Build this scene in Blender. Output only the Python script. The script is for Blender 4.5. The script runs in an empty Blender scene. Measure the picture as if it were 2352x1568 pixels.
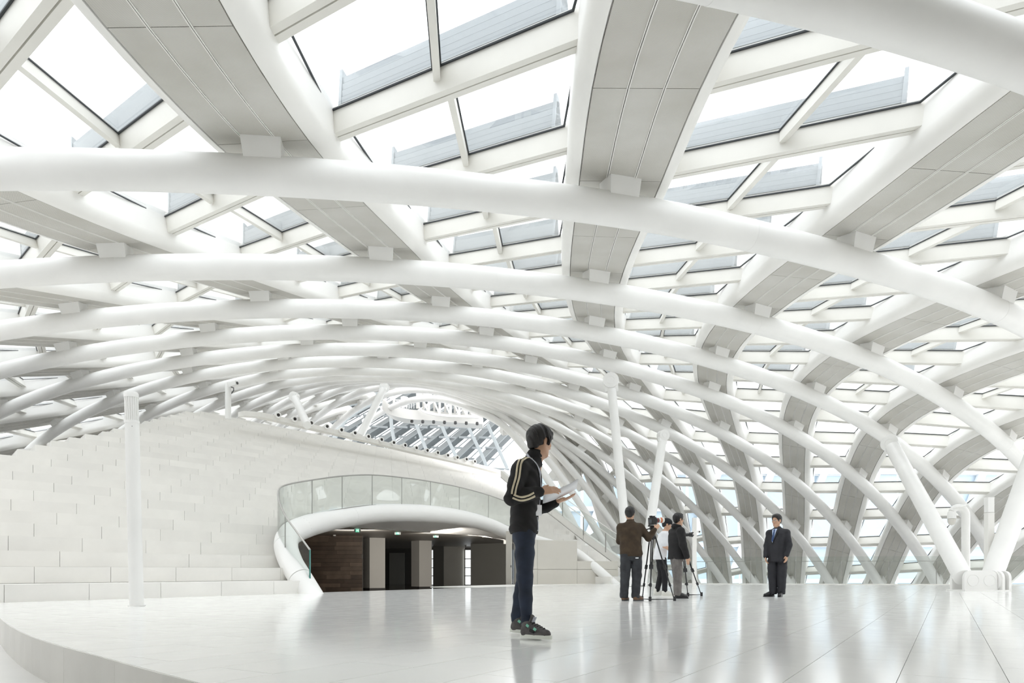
import bpy, bmesh, math, random
import numpy as np
from mathutils import Vector, Matrix
random.seed(7)
SC = bpy.context.scene
COL = SC.collection

# ------------------------------------------------------------------ camera
EYE = 0.55; FPX = 1568.0; PX = 1176.0; HY = 1312.0      # eye height over the platform, focal length and principal point in pixels
cam_d = bpy.data.cameras.new('camera'); cam_d.sensor_width = 36.0; cam_d.lens = 24.0
cam_d.shift_y = (HY - 784.0) / 2352.0; cam_d.clip_end = 600.0; cam_d.clip_start = 0.05
cam = bpy.data.objects.new('camera', cam_d); COL.objects.link(cam)
cam.location = (0, 0, EYE); cam.rotation_euler = (math.radians(90), 0, 0)
SC.camera = cam

# ------------------------------------------------------------------ sky and exposure
wd = bpy.data.worlds.new('overcast_sky'); SC.world = wd; wd.use_nodes = True
wn = wd.node_tree; wn.nodes.clear()
bg = wn.nodes.new('ShaderNodeBackground'); wo = wn.nodes.new('ShaderNodeOutputWorld')
bg.inputs['Color'].default_value = (0.97, 0.983, 1.0, 1); bg.inputs['Strength'].default_value = 1.75
wn.links.new(bg.outputs[0], wo.inputs[0])
SC.view_settings.view_transform = 'Standard'; SC.view_settings.look = 'None'
SC.view_settings.gamma = 1.0; SC.view_settings.use_curve_mapping = False
SC.view_settings.exposure = 0.93
SC.cycles.max_bounces = 16; SC.cycles.diffuse_bounces = 8; SC.cycles.glossy_bounces = 6
SC.cycles.transmission_bounces = 8; SC.cycles.transparent_max_bounces = 24
SC.cycles.caustics_reflective = False; SC.cycles.caustics_refractive = False

# ------------------------------------------------------------------ helpers
def at(x, y, Y):
    return Vector(((x - PX) / FPX * Y, Y, EYE + (HY - y) / FPX * Y))

def mesh(name, V, Fc, mat=None, smooth=False, sharp=None):
    m = bpy.data.meshes.new(name)
    m.from_pydata([tuple(map(float, v)) for v in V], [], [tuple(int(i) for i in f) for f in Fc])
    if mat is not None:
        m.materials.append(mat)
    if smooth:
        m.polygons.foreach_set('use_smooth', [True] * len(m.polygons))
        if sharp:
            m.set_sharp_from_angle(angle=math.radians(sharp))
    m.update()
    return m

def ob(name, data=None, parent=None, loc=None, label=None, cat=None, group=None, kind=None):
    o = bpy.data.objects.new(name, data); COL.objects.link(o)
    if parent is not None: o.parent = parent
    if loc is not None: o.location = loc
    if label: o['label'] = label
    if cat: o['category'] = cat
    if group: o['group'] = group
    if kind: o['kind'] = kind
    return o

class MB:
    """collects shapes into one mesh"""
    def __init__(s): s.V = []; s.F = []
    def add(s, V, Fc):
        n = len(s.V); s.V += [tuple(v) for v in V]; s.F += [tuple(i + n for i in f) for f in Fc]; return s
    def hexa(s, c):      # eight corners: bottom 0-3, top 4-7
        return s.add(c, [(3,2,1,0),(4,5,6,7),(0,1,5,4),(1,2,6,5),(2,3,7,6),(3,0,4,7)])
    def box(s, c, d, X=(1,0,0), Y=(0,1,0), Z=(0,0,1)):   # centre, half sizes, axes
        c = Vector(c); X = Vector(X)*d[0]; Y = Vector(Y)*d[1]; Z = Vector(Z)*d[2]
        return s.hexa([c-X-Y-Z, c+X-Y-Z, c+X+Y-Z, c-X+Y-Z, c-X-Y+Z, c+X-Y+Z, c+X+Y+Z, c-X+Y+Z])
    def bar(s, a, b, w, h, up=(0,0,1)):
        a = Vector(a); b = Vector(b); t = (b-a); L = t.length; t.normalize()
        u = Vector(up); sd = t.cross(u)
        if sd.length < 1e-4: sd = t.cross(Vector((1,0,0)))
        sd.normalize(); u = sd.cross(t)
        return s.box((a+b)/2, (L/2, w/2, h/2), t, sd, u)
    def tube(s, pts, r, n=12, caps=True, closed=False):
        pts = [Vector(p) for p in pts]; m = len(pts); rr = r if hasattr(r, '__len__') else [r]*m
        rings = []; up = None
        for i, p in enumerate(pts):
            if closed: t = pts[(i+1) % m] - pts[i-1]
            else: t = pts[min(i+1, m-1)] - pts[max(i-1, 0)]
            t.normalize()
            if up is None:
                up = Vector((0,0,1)) if abs(t.z) < .9 else Vector((1,0,0))
            sd = t.cross(up)
            if sd.length < 1e-5: sd = t.cross(Vector((0.3,1,0.2)))
            sd.normalize(); up = sd.cross(t); up.normalize()
            rings.append([p + sd*(math.cos(2*math.pi*k/n)*rr[i]) + up*(math.sin(2*math.pi*k/n)*rr[i]) for k in range(n)])
        V = [v for rg in rings for v in rg]; Fc = []
        for i in range(m if closed else m-1):
            for k in range(n):
                a = i*n+k; b = i*n+(k+1) % n; j = ((i+1) % m)*n
                Fc.append((a, b, j+(k+1) % n, j+k))
        if caps and not closed:
            Fc.append(tuple(range(n))[::-1]); Fc.append(tuple((m-1)*n+k for k in range(n)))
        # make normals face outward
        Fc = [f[::-1] for f in Fc]
        return s.add(V, Fc)
    def lathe(s, c, prof, n=24, axis=(0,0,1)):   # profile (radius, height) turned about an axis
        c = Vector(c); a = Vector(axis).normalized(); x = a.orthogonal().normalized(); y = a.cross(x)
        V = []; Fc = []
        for (r, h) in prof:
            for k in range(n):
                an = 2*math.pi*k/n
                V.append(c + a*h + x*(math.cos(an)*r) + y*(math.sin(an)*r))
        for i in range(len(prof)-1):
            for k in range(n):
                Fc.append((i*n+k, i*n+(k+1) % n, (i+1)*n+(k+1) % n, (i+1)*n+k))
        Fc.append(tuple(range(n))[::-1]); Fc.append(tuple((len(prof)-1)*n+k for k in range(n)))
        return s.add(V, Fc)
    def build(s, name, mat, parent=None, smooth=False, sharp=40, **kw):
        return ob(name, mesh(name, s.V, s.F, mat, smooth, sharp if smooth else None), parent, **kw)

# ------------------------------------------------------------------ materials
def mat(name, col, rough=.5, metal=0., spec=.5, var=0., var_scale=3., bump=0., bump_scale=60., alpha=None, emit=None, coat=0.):
    m = bpy.data.materials.new(name); m.use_nodes = True
    nt = m.node_tree; b = nt.nodes['Principled BSDF']
    b.inputs['Base Color'].default_value = (*col, 1); b.inputs['Roughness'].default_value = rough
    b.inputs['Metallic'].default_value = metal; b.inputs['Specular IOR Level'].default_value = spec
    b.inputs['Coat Weight'].default_value = coat
    if emit:
        b.inputs['Emission Color'].default_value = (*col, 1); b.inputs['Emission Strength'].default_value = emit
    tc = None
    if var or bump:
        tc = nt.nodes.new('ShaderNodeTexCoord')
    if var:
        n = nt.nodes.new('ShaderNodeTexNoise'); n.inputs['Scale'].default_value = var_scale; n.inputs['Detail'].default_value = 6
        r = nt.nodes.new('ShaderNodeValToRGB')
        r.color_ramp.elements[0].position = .3; r.color_ramp.elements[1].position = .72
        r.color_ramp.elements[0].color = (*[c*(1-var) for c in col], 1); r.color_ramp.elements[1].color = (*[min(1, c*(1+var*.35)) for c in col], 1)
        nt.links.new(tc.outputs['Object'], n.inputs['Vector']); nt.links.new(n.outputs['Fac'], r.inputs[0])
        nt.links.new(r.outputs[0], b.inputs['Base Color'])
    if bump:
        n2 = nt.nodes.new('ShaderNodeTexNoise'); n2.inputs['Scale'].default_value = bump_scale; n2.inputs['Detail'].default_value = 4
        bp = nt.nodes.new('ShaderNodeBump'); bp.inputs['Strength'].default_value = bump; bp.inputs['Distance'].default_value = .01
        nt.links.new(tc.outputs['Object'], n2.inputs['Vector']); nt.links.new(n2.outputs['Fac'], bp.inputs['Height'])
        nt.links.new(bp.outputs[0], b.inputs['Normal'])
    return m

def glass_mat(name, tint, refl=.10, rough=.02):
    m = bpy.data.materials.new(name); m.use_nodes = True
    nt = m.node_tree; nt.nodes.clear()
    o = nt.nodes.new('ShaderNodeOutputMaterial'); mx = nt.nodes.new('ShaderNodeMixShader')
    tr = nt.nodes.new('ShaderNodeBsdfTransparent'); tr.inputs[0].default_value = (*tint, 1)
    gl = nt.nodes.new('ShaderNodeBsdfGlossy'); gl.inputs['Roughness'].default_value = rough
    fr = nt.nodes.new('ShaderNodeLayerWeight'); fr.inputs[0].default_value = .5
    pw = nt.nodes.new('ShaderNodeMath'); pw.operation = 'POWER'; pw.inputs[1].default_value = 4.0
    mt = nt.nodes.new('ShaderNodeMath'); mt.operation = 'MULTIPLY_ADD'; mt.inputs[1].default_value = .8; mt.inputs[2].default_value = refl
    mt.use_clamp = True
    nt.links.new(fr.outputs['Facing'], pw.inputs[0]); fr = pw
    nt.links.new(fr.outputs[0], mt.inputs[0]); nt.links.new(mt.outputs[0], mx.inputs[0])
    nt.links.new(tr.outputs[0], mx.inputs[1]); nt.links.new(gl.outputs[0], mx.inputs[2]); nt.links.new(mx.outputs[0], o.inputs[0])
    return m

M = {}
M['paint'] = mat('white_paint', (.845, .84, .825), .42, var=.05, var_scale=1.2)
M['rib'] = mat('rib_paint', (.85, .84, .815), .5, var=.05, var_scale=.8)
M['frame'] = mat('frame_paint', (.76, .745, .70), .5, var=.04, var_scale=1.5)
M['gasket'] = mat('black_gasket', (.03, .035, .04), .6)
M['cowl'] = mat('grey_cowl', (.34, .365, .385), .5)
M['glass'] = glass_mat('clear_glass', (.965, .98, .985), .06)
M['glass_rail'] = glass_mat('rail_glass', (.945, .965, .955), .03)
M['glass_edge'] = mat('green_glass_edge', (.05, .20, .17), .2)
M['strip'] = mat('strip_paint', (.80, .79, .76), .5)
M['steel'] = mat('brushed_steel', (.42, .41, .39), .35, metal=.7)
M['dark'] = mat('dark_metal', (.06, .06, .06), .5)

def soffit_mat():
    m = bpy.data.materials.new('perforated_soffit'); m.use_nodes = True
    nt = m.node_tree; b = nt.nodes['Principled BSDF']; L = nt.links
    uv = nt.nodes.new('ShaderNodeUVMap')
    mp = nt.nodes.new('ShaderNodeMapping'); mp.inputs['Scale'].default_value = (84, 84, 84); mp.inputs['Rotation'].default_value = (0, 0, .785)
    ch = nt.nodes.new('ShaderNodeTexVoronoi'); ch.feature = 'F1'; ch.inputs['Scale'].default_value = 1.0; ch.inputs['Randomness'].default_value = 0.0
    r = nt.nodes.new('ShaderNodeValToRGB')
    r.color_ramp.elements[0].position = .24; r.color_ramp.elements[1].position = .34
    r.color_ramp.elements[0].color = (.30, .298, .29, 1); r.color_ramp.elements[1].color = (.69, .675, .635, 1)
    L.new(uv.outputs[0], mp.inputs[0]); L.new(mp.outputs[0], ch.inputs['Vector']); L.new(ch.outputs['Distance'], r.inputs[0])
    n = nt.nodes.new('ShaderNodeTexNoise'); n.inputs['Scale'].default_value = .9; n.inputs['Detail'].default_value = 7
    tc = nt.nodes.new('ShaderNodeTexCoord'); L.new(tc.outputs['Object'], n.inputs['Vector'])
    r2 = nt.nodes.new('ShaderNodeValToRGB'); r2.color_ramp.elements[0].position = .3; r2.color_ramp.elements[1].position = .75
    r2.color_ramp.elements[0].color = (.82, .81, .78, 1); r2.color_ramp.elements[1].color = (1, 1, 1, 1); L.new(n.outputs['Fac'], r2.inputs[0])
    mx = nt.nodes.new('ShaderNodeMix'); mx.data_type = 'RGBA'; mx.blend_type = 'MULTIPLY'; mx.inputs[0].default_value = 1
    L.new(r.outputs[0], mx.inputs[6]); L.new(r2.outputs[0], mx.inputs[7]); L.new(mx.outputs[2], b.inputs['Base Color'])
    b.inputs['Roughness'].default_value = .6
    return m
M['soffit'] = soffit_mat()
GRID = """-7.92 -0.35 5.58 -2.33 0.04 5.79 3 1.01 5.92 8.03 2.56 5.94 12.7 4.63 5.85 16.99 7.16 5.65 20.92 10.04 5.31 24.47 13.15 4.82 27.7 16.42 4.15 30.63 19.8 3.27 33.32 23.29 2.18 35.79 26.9 0.89 38.06 30.64 -0.58 40.14 34.5 -2.23 -14.5 4.79 5.5 -9.06 4.58 5.89 -3.6 5.03 6.18 1.86 6.15 6.38 7.1 7.95 6.45 11.88 10.29 6.37 16.1 12.9 6.14 19.81 15.64 5.69 23.13 18.5 5.01 26.17 21.47 4.09 29 24.56 2.94 31.67 27.8 1.53 34.19 31.19 -0.17 36.58 34.73 -2.17 -20 10.35 5.46 -14.75 9.6 6.05 -9.33 9.57 6.53 -3.75 10.29 6.9 1.86 11.75 7.15 6.93 13.76 7.17 11.42 15.98 7.02 15.37 18.35 6.58 18.91 20.82 5.85 22.13 23.4 4.88 25.14 26.11 3.64 27.99 29 2.06 30.72 32.06 0.11 33.34 35.32 -2.21 -24.43 16.32 5.45 -19.42 15.06 6.27 -14.14 14.59 6.97 -8.66 14.9 7.54 -3.07 15.93 7.95 2.15 17.45 8.08 6.93 19.25 7.9 11.19 21.23 7.47 15.06 23.34 6.68 18.54 25.57 5.65 21.76 27.94 4.26 24.79 30.48 2.47 27.67 33.25 0.26 30.41 36.26 -2.36 -27.79 22.67 5.5 -23.12 20.91 6.52 -18.07 19.98 7.43 -12.75 19.84 8.21 -7.48 20.31 8.74 -2.24 21.3 8.97 2.74 22.64 8.84 7.35 24.24 8.35 11.57 26 7.55 15.4 27.93 6.38 18.86 30.01 4.79 22.06 32.25 2.75 25.03 34.77 0.27 27.78 37.53 -2.6 -30.15 29.33 5.59 -25.89 27.07 6.79 -21.26 25.58 7.85 -16.26 24.87 8.76 -11.03 24.87 9.44 -6 25.32 9.8 -1 26.18 9.76 3.85 27.37 9.26 8.43 28.81 8.36 12.64 30.44 7.05 16.43 32.28 5.21 19.78 34.33 2.9 22.78 36.59 0.18 25.43 39.05 -2.9 -31.65 36.13 5.71 -27.76 33.45 7.1 -23.58 31.41 8.27 -19.03 30.07 9.25 -13.98 29.52 10.05 -8.84 29.54 10.51 -4.02 29.93 10.52 0.83 30.66 10.07 5.65 31.72 9.11 10.2 33.08 7.61 14.3 34.71 5.58 17.82 36.57 3.02 20.82 38.56 0.06 23.32 40.67 -3.27 -32.47 42.92 5.86 -28.87 39.91 7.43 -24.98 37.46 8.76 -20.8 35.59 9.84 -16.24 34.37 10.69 -11.29 33.83 11.2 -6.36 33.79 11.26 -1.72 34.06 10.89 3.12 34.71 9.94 8 35.74 8.31 12.37 37.13 6.03 16.02 38.75 3.23 19.01 40.46 -0.01 21.39 42.21 -3.68 -32.72 49.55 6.04 -29.37 46.3 7.8 -25.73 43.53 9.29 -21.82 41.25 10.49 -17.74 39.45 11.35 -13.27 38.26 11.89 -8.53 37.66 12.01 -3.7 37.51 11.65 1.04 37.72 10.73 5.99 38.37 8.98 10.44 39.42 6.54 14.16 40.72 3.52 17.2 42.08 -0.04 19.59 43.45 -4.09 -32.48 55.93 6.3 -29.41 52.48 8.2 -26.1 49.42 9.8 -22.58 46.75 11.07 -18.84 44.5 12 -14.67 42.8 12.63 -10.26 41.61 12.81 -5.6 40.91 12.45 -0.71 40.68 11.48 3.99 40.86 9.73 8.43 41.44 7.1 12.2 42.28 3.83 15.33 43.21 -0.03 17.82 44.18 -4.44 -31.83 61.98 6.66 -29.09 58.37 8.65 -26.13 55.06 10.33 -22.92 52.07 11.69 -19.41 49.46 12.73 -15.55 47.28 13.43 -11.43 45.54 13.68 -7.03 44.27 13.36 -2.42 43.47 12.35 2.1 43.08 10.51 6.38 43.06 7.72 10.16 43.32 4.21 13.38 43.74 0.06 15.97 44.31 -4.63 -30.85 67.65 7.18 -28.42 63.89 9.21 -25.74 60.38 10.94 -22.77 57.14 12.38 -19.49 54.2 13.5 -15.91 51.59 14.26 -12.06 49.34 14.56 -7.98 47.48 14.26 -3.77 46.02 13.22 0.42 44.94 11.28 4.46 44.21 8.41 8.16 43.8 4.66 11.33 43.67 0.33 13.98 43.8 -4.57 -29.59 72.93 7.85 -27.39 69.06 9.89 -24.91 65.38 11.65 -22.13 61.91 13.12 -19.06 58.66 14.27 -15.73 55.64 15.04 -12.16 52.89 15.33 -8.43 50.42 15.01 -4.63 48.25 13.92 -0.85 46.41 11.95 2.78 44.92 9.06 6.13 43.8 5.31 9.16 43.06 0.86 11.83 42.7 -4.17 -28.11 77.79 8.71 -26.03 73.84 10.71 -23.67 70.02 12.43 -21.04 66.32 13.87 -18.16 62.77 14.97 -15.05 59.35 15.68 -11.77 56.1 15.88 -8.4 53.02 15.48 -5.04 50.14 14.34 -1.76 47.54 12.39 1.37 45.28 9.6 4.28 43.44 5.97 7.01 42.04 1.62 9.53 41.1 -3.36 -26.45 82.27 9.74 -24.37 78.26 11.65 -22.07 74.29 13.28 -19.54 70.37 14.6 -16.8 66.5 15.56 -13.91 62.69 16.11 -10.92 58.93 16.15 -7.94 55.25 15.6 -5.04 51.72 14.41 -2.32 48.4 12.51 0.22 45.41 9.89 2.65 42.83 6.53 4.95 40.72 2.52 7.11 39.09 -2.09 -24.63 86.37 10.93 -22.47 82.31 12.7 -20.15 78.2 14.16 -17.66 74.05 15.27 -15.05 69.85 16 -12.36 65.62 16.3 -9.69 61.37 16.1 -7.11 57.15 15.37 -4.7 53.01 14.09 -2.51 49.06 12.25 -0.51 45.4 9.86 1.31 42.09 6.95 3.01 39.21 3.53 4.6 36.75 -0.37"""
# ------------------------------------------------------------------ roof lattice: node surface P(t, v); tubes run along v, ribs along t (rib = v - t)
GR = np.array([float(x) for x in GRID.split()]).reshape(16, 14, 3)
TA, TB, VA, VB = -1, 14, -1, 12
def P(t, v):
    t = np.atleast_1d(np.asarray(t, float)); v = np.atleast_1d(np.asarray(v, float)); t, v = np.broadcast_arrays(t, v)
    i = np.clip(np.floor(t), TA, TB-1).astype(int); j = np.clip(np.floor(v), VA, VB-1).astype(int)
    def w(u): return np.stack([-.5*u+u*u-.5*u**3, 1-2.5*u*u+1.5*u**3, .5*u+2*u*u-1.5*u**3, -.5*u*u+.5*u**3], -1)
    a = w(t-i); b = w(v-j); out = np.zeros(t.shape+(3,))
    E = np.zeros((GR.shape[0]+2, GR.shape[1]+2, 3)); E[1:-1, 1:-1] = GR
    E[0] = 2*E[1]-E[2]; E[-1] = 2*E[-2]-E[-3]; E[:, 0] = 2*E[:, 1]-E[:, 2]; E[:, -1] = 2*E[:, -2]-E[:, -3]
    for p in range(4):
        for q in range(4):
            out += (a[..., p]*b[..., q])[..., None]*E[i-TA+p, j-VA+q]
    return out
INSIDE = np.array([3., 22., 1.])
def unit(a): return a/np.maximum(np.linalg.norm(a, axis=-1, keepdims=True), 1e-9)
def NRM(t, v):
    h = .05
    n = unit(np.cross(P(np.asarray(t)+h, v)-P(np.asarray(t)-h, v), P(t, np.asarray(v)+h)-P(t, np.asarray(v)-h)))
    s = np.sign(np.sum(n*(P(t, v)-INSIDE), -1, keepdims=True)); s[s == 0] = 1
    return n*s
TUBE_R = .275; TUBE_OFF = .36
ORD = ['nearest', 'second', 'third', 'fourth', 'fifth', 'sixth', 'seventh', 'eighth', 'ninth', 'tenth', 'eleventh', 'twelfth', 'thirteenth', 'fourteenth', 'fifteenth', 'sixteenth', 'seventeenth', 'eighteenth', 'nineteenth', 'twentieth']
def sweep_frames(C):
    T = unit(np.gradient(C, axis=0)); return T
def ring_mesh(C, N, r, n):
    r = np.broadcast_to(np.asarray(r, float).reshape(-1, 1, 1), (len(C), 1, 1))
    T = unit(np.gradient(C, axis=0)); B = unit(np.cross(T, N)); N2 = np.cross(B, T)
    an = np.arange(n)*2*np.pi/n
    V = C[:, None]+r*(np.cos(an)[None, :, None]*B[:, None]+np.sin(an)[None, :, None]*N2[:, None])
    m = len(C); V = V.reshape(-1, 3); F = []
    for i in range(m-1):
        for k in range(n):
            F.append((i*n+k, i*n+(k+1) % n, (i+1)*n+(k+1) % n, (i+1)*n+k))
    F.append(tuple(range(n))[::-1]); F.append(tuple((m-1)*n+k for k in range(n)))
    return V, F
def inview(p, mar=500):
    return p[1] > .2 and -mar < PX+FPX*p[0]/p[1] < 2352+mar and -mar-200 < HY-FPX*(p[2]-EYE)/p[1] < 1568
tubes = {}
for t in range(-1, 15):
    v1 = 11.6
    vs = np.arange(-1, v1+.01, .1 if t < 5 else .125)
    C = P(t, vs)-NRM(t, vs)*TUBE_OFF
    if t == -1:
        place = 'first arch tube overhead, just outside the top of the view'
    elif t == 0:
        place = 'thick white roof tube crossing the upper right corner, nearest of the arches'
    else:
        place = 'round white steel roof tube, %s arch back from the upper right corner' % ORD[t]
    root = ob('roof_tube', None, None, tuple(C[len(C)//2]), place, 'roof beam', 'white arch tubes of the roof')
    V, F = ring_mesh(C-np.array(root.location), NRM(t, vs), TUBE_R*(1-.22*np.clip((vs-7)/3, 0, 1)*np.clip((t-4)/4, 0, 1)), 28 if t < 3 else (20 if t < 7 else 14))
    ob('tube', mesh('tube', V, F, M['paint'], True, 60), root)
    # saddle brackets under each rib
    for v in range(0, 12):
        r = v-t
        c = P(t, v)[0]; n = NRM(t, v)[0]
        if v > v1 or not inview(c): continue
        T = unit(P(t, v+.03)[0]-P(t, v-.03)[0]); B = np.cross(T, n)
        rd = unit(P(t+.03, v+.03)[0]-P(t-.03, v-.03)[0])
        b = MB(); o = np.array(root.location)
        c0 = c-n*.26-o; c1 = c+n*.14-o
        T1 = T*.26; B1 = B*.20; T2 = T*.29; B2 = B*.23
        b.hexa([c0-T1-B1, c0+T1-B1, c0+T1+B1, c0-T1+B1, c1-T2-B2, c1+T2-B2, c1+T2+B2, c1-T2+B2])
        b.build('bracket', M['paint'], root)
    for v in (np.arange(0.5, 11, 1.5) if t < 5 else []):     # weld seams
        c = P(t, v)-NRM(t, v)*TUBE_OFF
        if not inview(c[0]): continue
        vv = np.array([v-.004, v+.004]); CC = P(t, vv)-NRM(t, vv)*TUBE_OFF-np.array(root.location)
        V, F = ring_mesh(CC, NRM(t, vv), TUBE_R+.003, 28)
        ob('weld_seam', mesh('weld_seam', V, F, M['paint'], True, 60), root)
    tubes[t] = root

# ------------------------------------------------------------------ ribs
RD = .22; RIB_H = .86; GL = .76
def rib_frame(r, t):
    t = np.asarray(t, float); v = t+r
    h = .05
    T = unit(P(t+h, v+h)-P(t-h, v-h)); N = NRM(t, v); W = unit(np.cross(T, N)); N = np.cross(W, T)
    # W points towards rib r+1
    s = np.sign(np.sum(W*(P(t-.5, v+.5)-P(t, v)), -1, keepdims=True)); W = W*s
    return P(t, v), T, N, W
def hw_at(v): return np.interp(v, [3., 9.], [.72, .53])      # the ribs slim down towards the foot of the wall
def rib_pt(r, t, w, h):
    C, T, N, W = rib_frame(r, t); return C+W*w+N*h
ribs = {}
for r in range(-13, 9):
    ta = max(-1., -1.-r); tb = min(13.25 if r < -7 else 11.9, 11.6-r)
    if tb-ta < 1.: continue
    ts = np.arange(ta, tb+.001, .125)
    C, T, N, W = rib_frame(r, ts)
    keep = [inview(c, 900) for c in C]
    if not any(keep): continue
    k0 = max(0, keep.index(True)-2); k1 = min(len(ts), len(keep)-keep[::-1].index(True)+2)
    ts = ts[k0:k1]; C, T, N, W = C[k0:k1], T[k0:k1], N[k0:k1], W[k0:k1]
    if len(ts) < 4: continue
    lab = 'broad white roof rib with grey underside, '
    n_from = {1: 'the big one crossing the upper left', 2: 'steep one at top, right of centre', 3: 'first right of the steep top one', 4: 'second right of the steep top one',
              0: 'first left of the big upper left one', -1: 'second left of the big upper left one', -2: 'third left of the big upper left one'}
    if r in n_from: lab += n_from[r]
    elif r > 4: lab += 'on right wall, %s right of the steep one' % ORD[r-3]
    else: lab += 'deep in hall, %s left of the big one' % ORD[-r]
    org = C[len(C)//2]
    root = ob('roof_rib', None, None, tuple(org), lab, 'roof beam', 'broad ribs of the roof')
    # outline as (fraction of the local half width, extra width, height)
    arc = [(1, RD*math.sin(a), .10+RD*(1-math.cos(a))) for a in np.linspace(0, math.pi/2, 6)]
    right = [(1, -.02, .16), (1, -.01, .10)]+arc+[(1, RD, RIB_H)]
    # closed outline: along the bottom the recess carries the soffit panels
    prof = right+[(-q_, -w, h) for q_, w, h in right][::-1]
    HWs = hw_at(ts+r)[:, None]
    V = np.concatenate([(C+W*(HWs*q_+w)+N*h-org)[:, None] for q_, w, h in prof], 1).reshape(-1, 3); m = len(prof); F = []
    for i in range(len(ts)-1):
        for k in range(m):
            F.append((i*m+k, i*m+(k+1) % m, (i+1)*m+(k+1) % m, (i+1)*m+k))
    F += [tuple(range(m))[::-1], tuple((len(ts)-1)*m+k for k in range(m))]
    ob('casing', mesh('casing', V, F, M['rib'], True, 35), root)
    # soffit panels: three across, a joint at every half node
    js = np.arange(math.ceil((ts[0]*2))/2, ts[-1]+.001, .5)
    for a, b in zip(js[:-1], js[1:]):
        mid = rib_frame(r, [(a+b)/2])[0][0]
        if not inview(mid, 350): continue
        tt = np.linspace(a+.0012, b-.0012, 4); Cc, Tt, Nn, Ww = rib_frame(r, tt); L = np.linalg.norm(Cc[-1]-Cc[0]); hh_ = hw_at(tt+r)
        for q in range(3):
            w0 = -hh_+.012+q*(2*hh_-.02)/3+.018; w1 = -hh_+.008+(q+1)*(2*hh_-.02)/3-.018
            V = []
            for i in range(4):
                for (w, h) in ((w0[i], .105), (w1[i], .105), (w1[i], .135), (w0[i], .135)):
                    V.append(Cc[i]+Ww[i]*w+Nn[i]*h-org)
            F = [(3, 2, 1, 0), (12, 13, 14, 15)]
            for i in range(3):
                for k in range(4): F.append((i*4+k, i*4+(k+1) % 4, i*4+4+(k+1) % 4, i*4+4+k))
            me = mesh('soffit_panel', V, F, M['soffit'])
            uvl = me.uv_layers.new(name='UVMap'); dat = np.zeros((len(me.loops), 2))
            for li, lp in enumerate(me.loops):
                vi = lp.vertex_index; dat[li] = ((w0[0], w1[0], w1[0], w0[0])[vi % 4]+1, (vi//4)/3*L)
            uvl.data.foreach_set('uv', dat.ravel())
            ob('soffit_panel', me, root)
    # white cover strips between the panels
    for q in (1, 2):
        V = []; F = []; wl = -HWs[:, 0]+.01+q*(2*HWs[:, 0]-.02)/3
        for sgn in (-1, 1):
            base = len(V)
            for i in range(len(ts)):
                for (dw, h) in ((-.006, .095), (.006, .095), (.006, .13), (-.006, .13)):
                    V.append(C[i]+W[i]*(wl[i]+sgn*.013+dw)+N[i]*h-org)
            for i in range(len(ts)-1):
                for k in range(4): F.append((base+i*4+k, base+i*4+(k+1) % 4, base+i*4+4+(k+1) % 4, base+i*4+4+k))
        ob('cover_strip', mesh('cover_strip', V, F, M['strip']), root)
    ribs[r] = root

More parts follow.
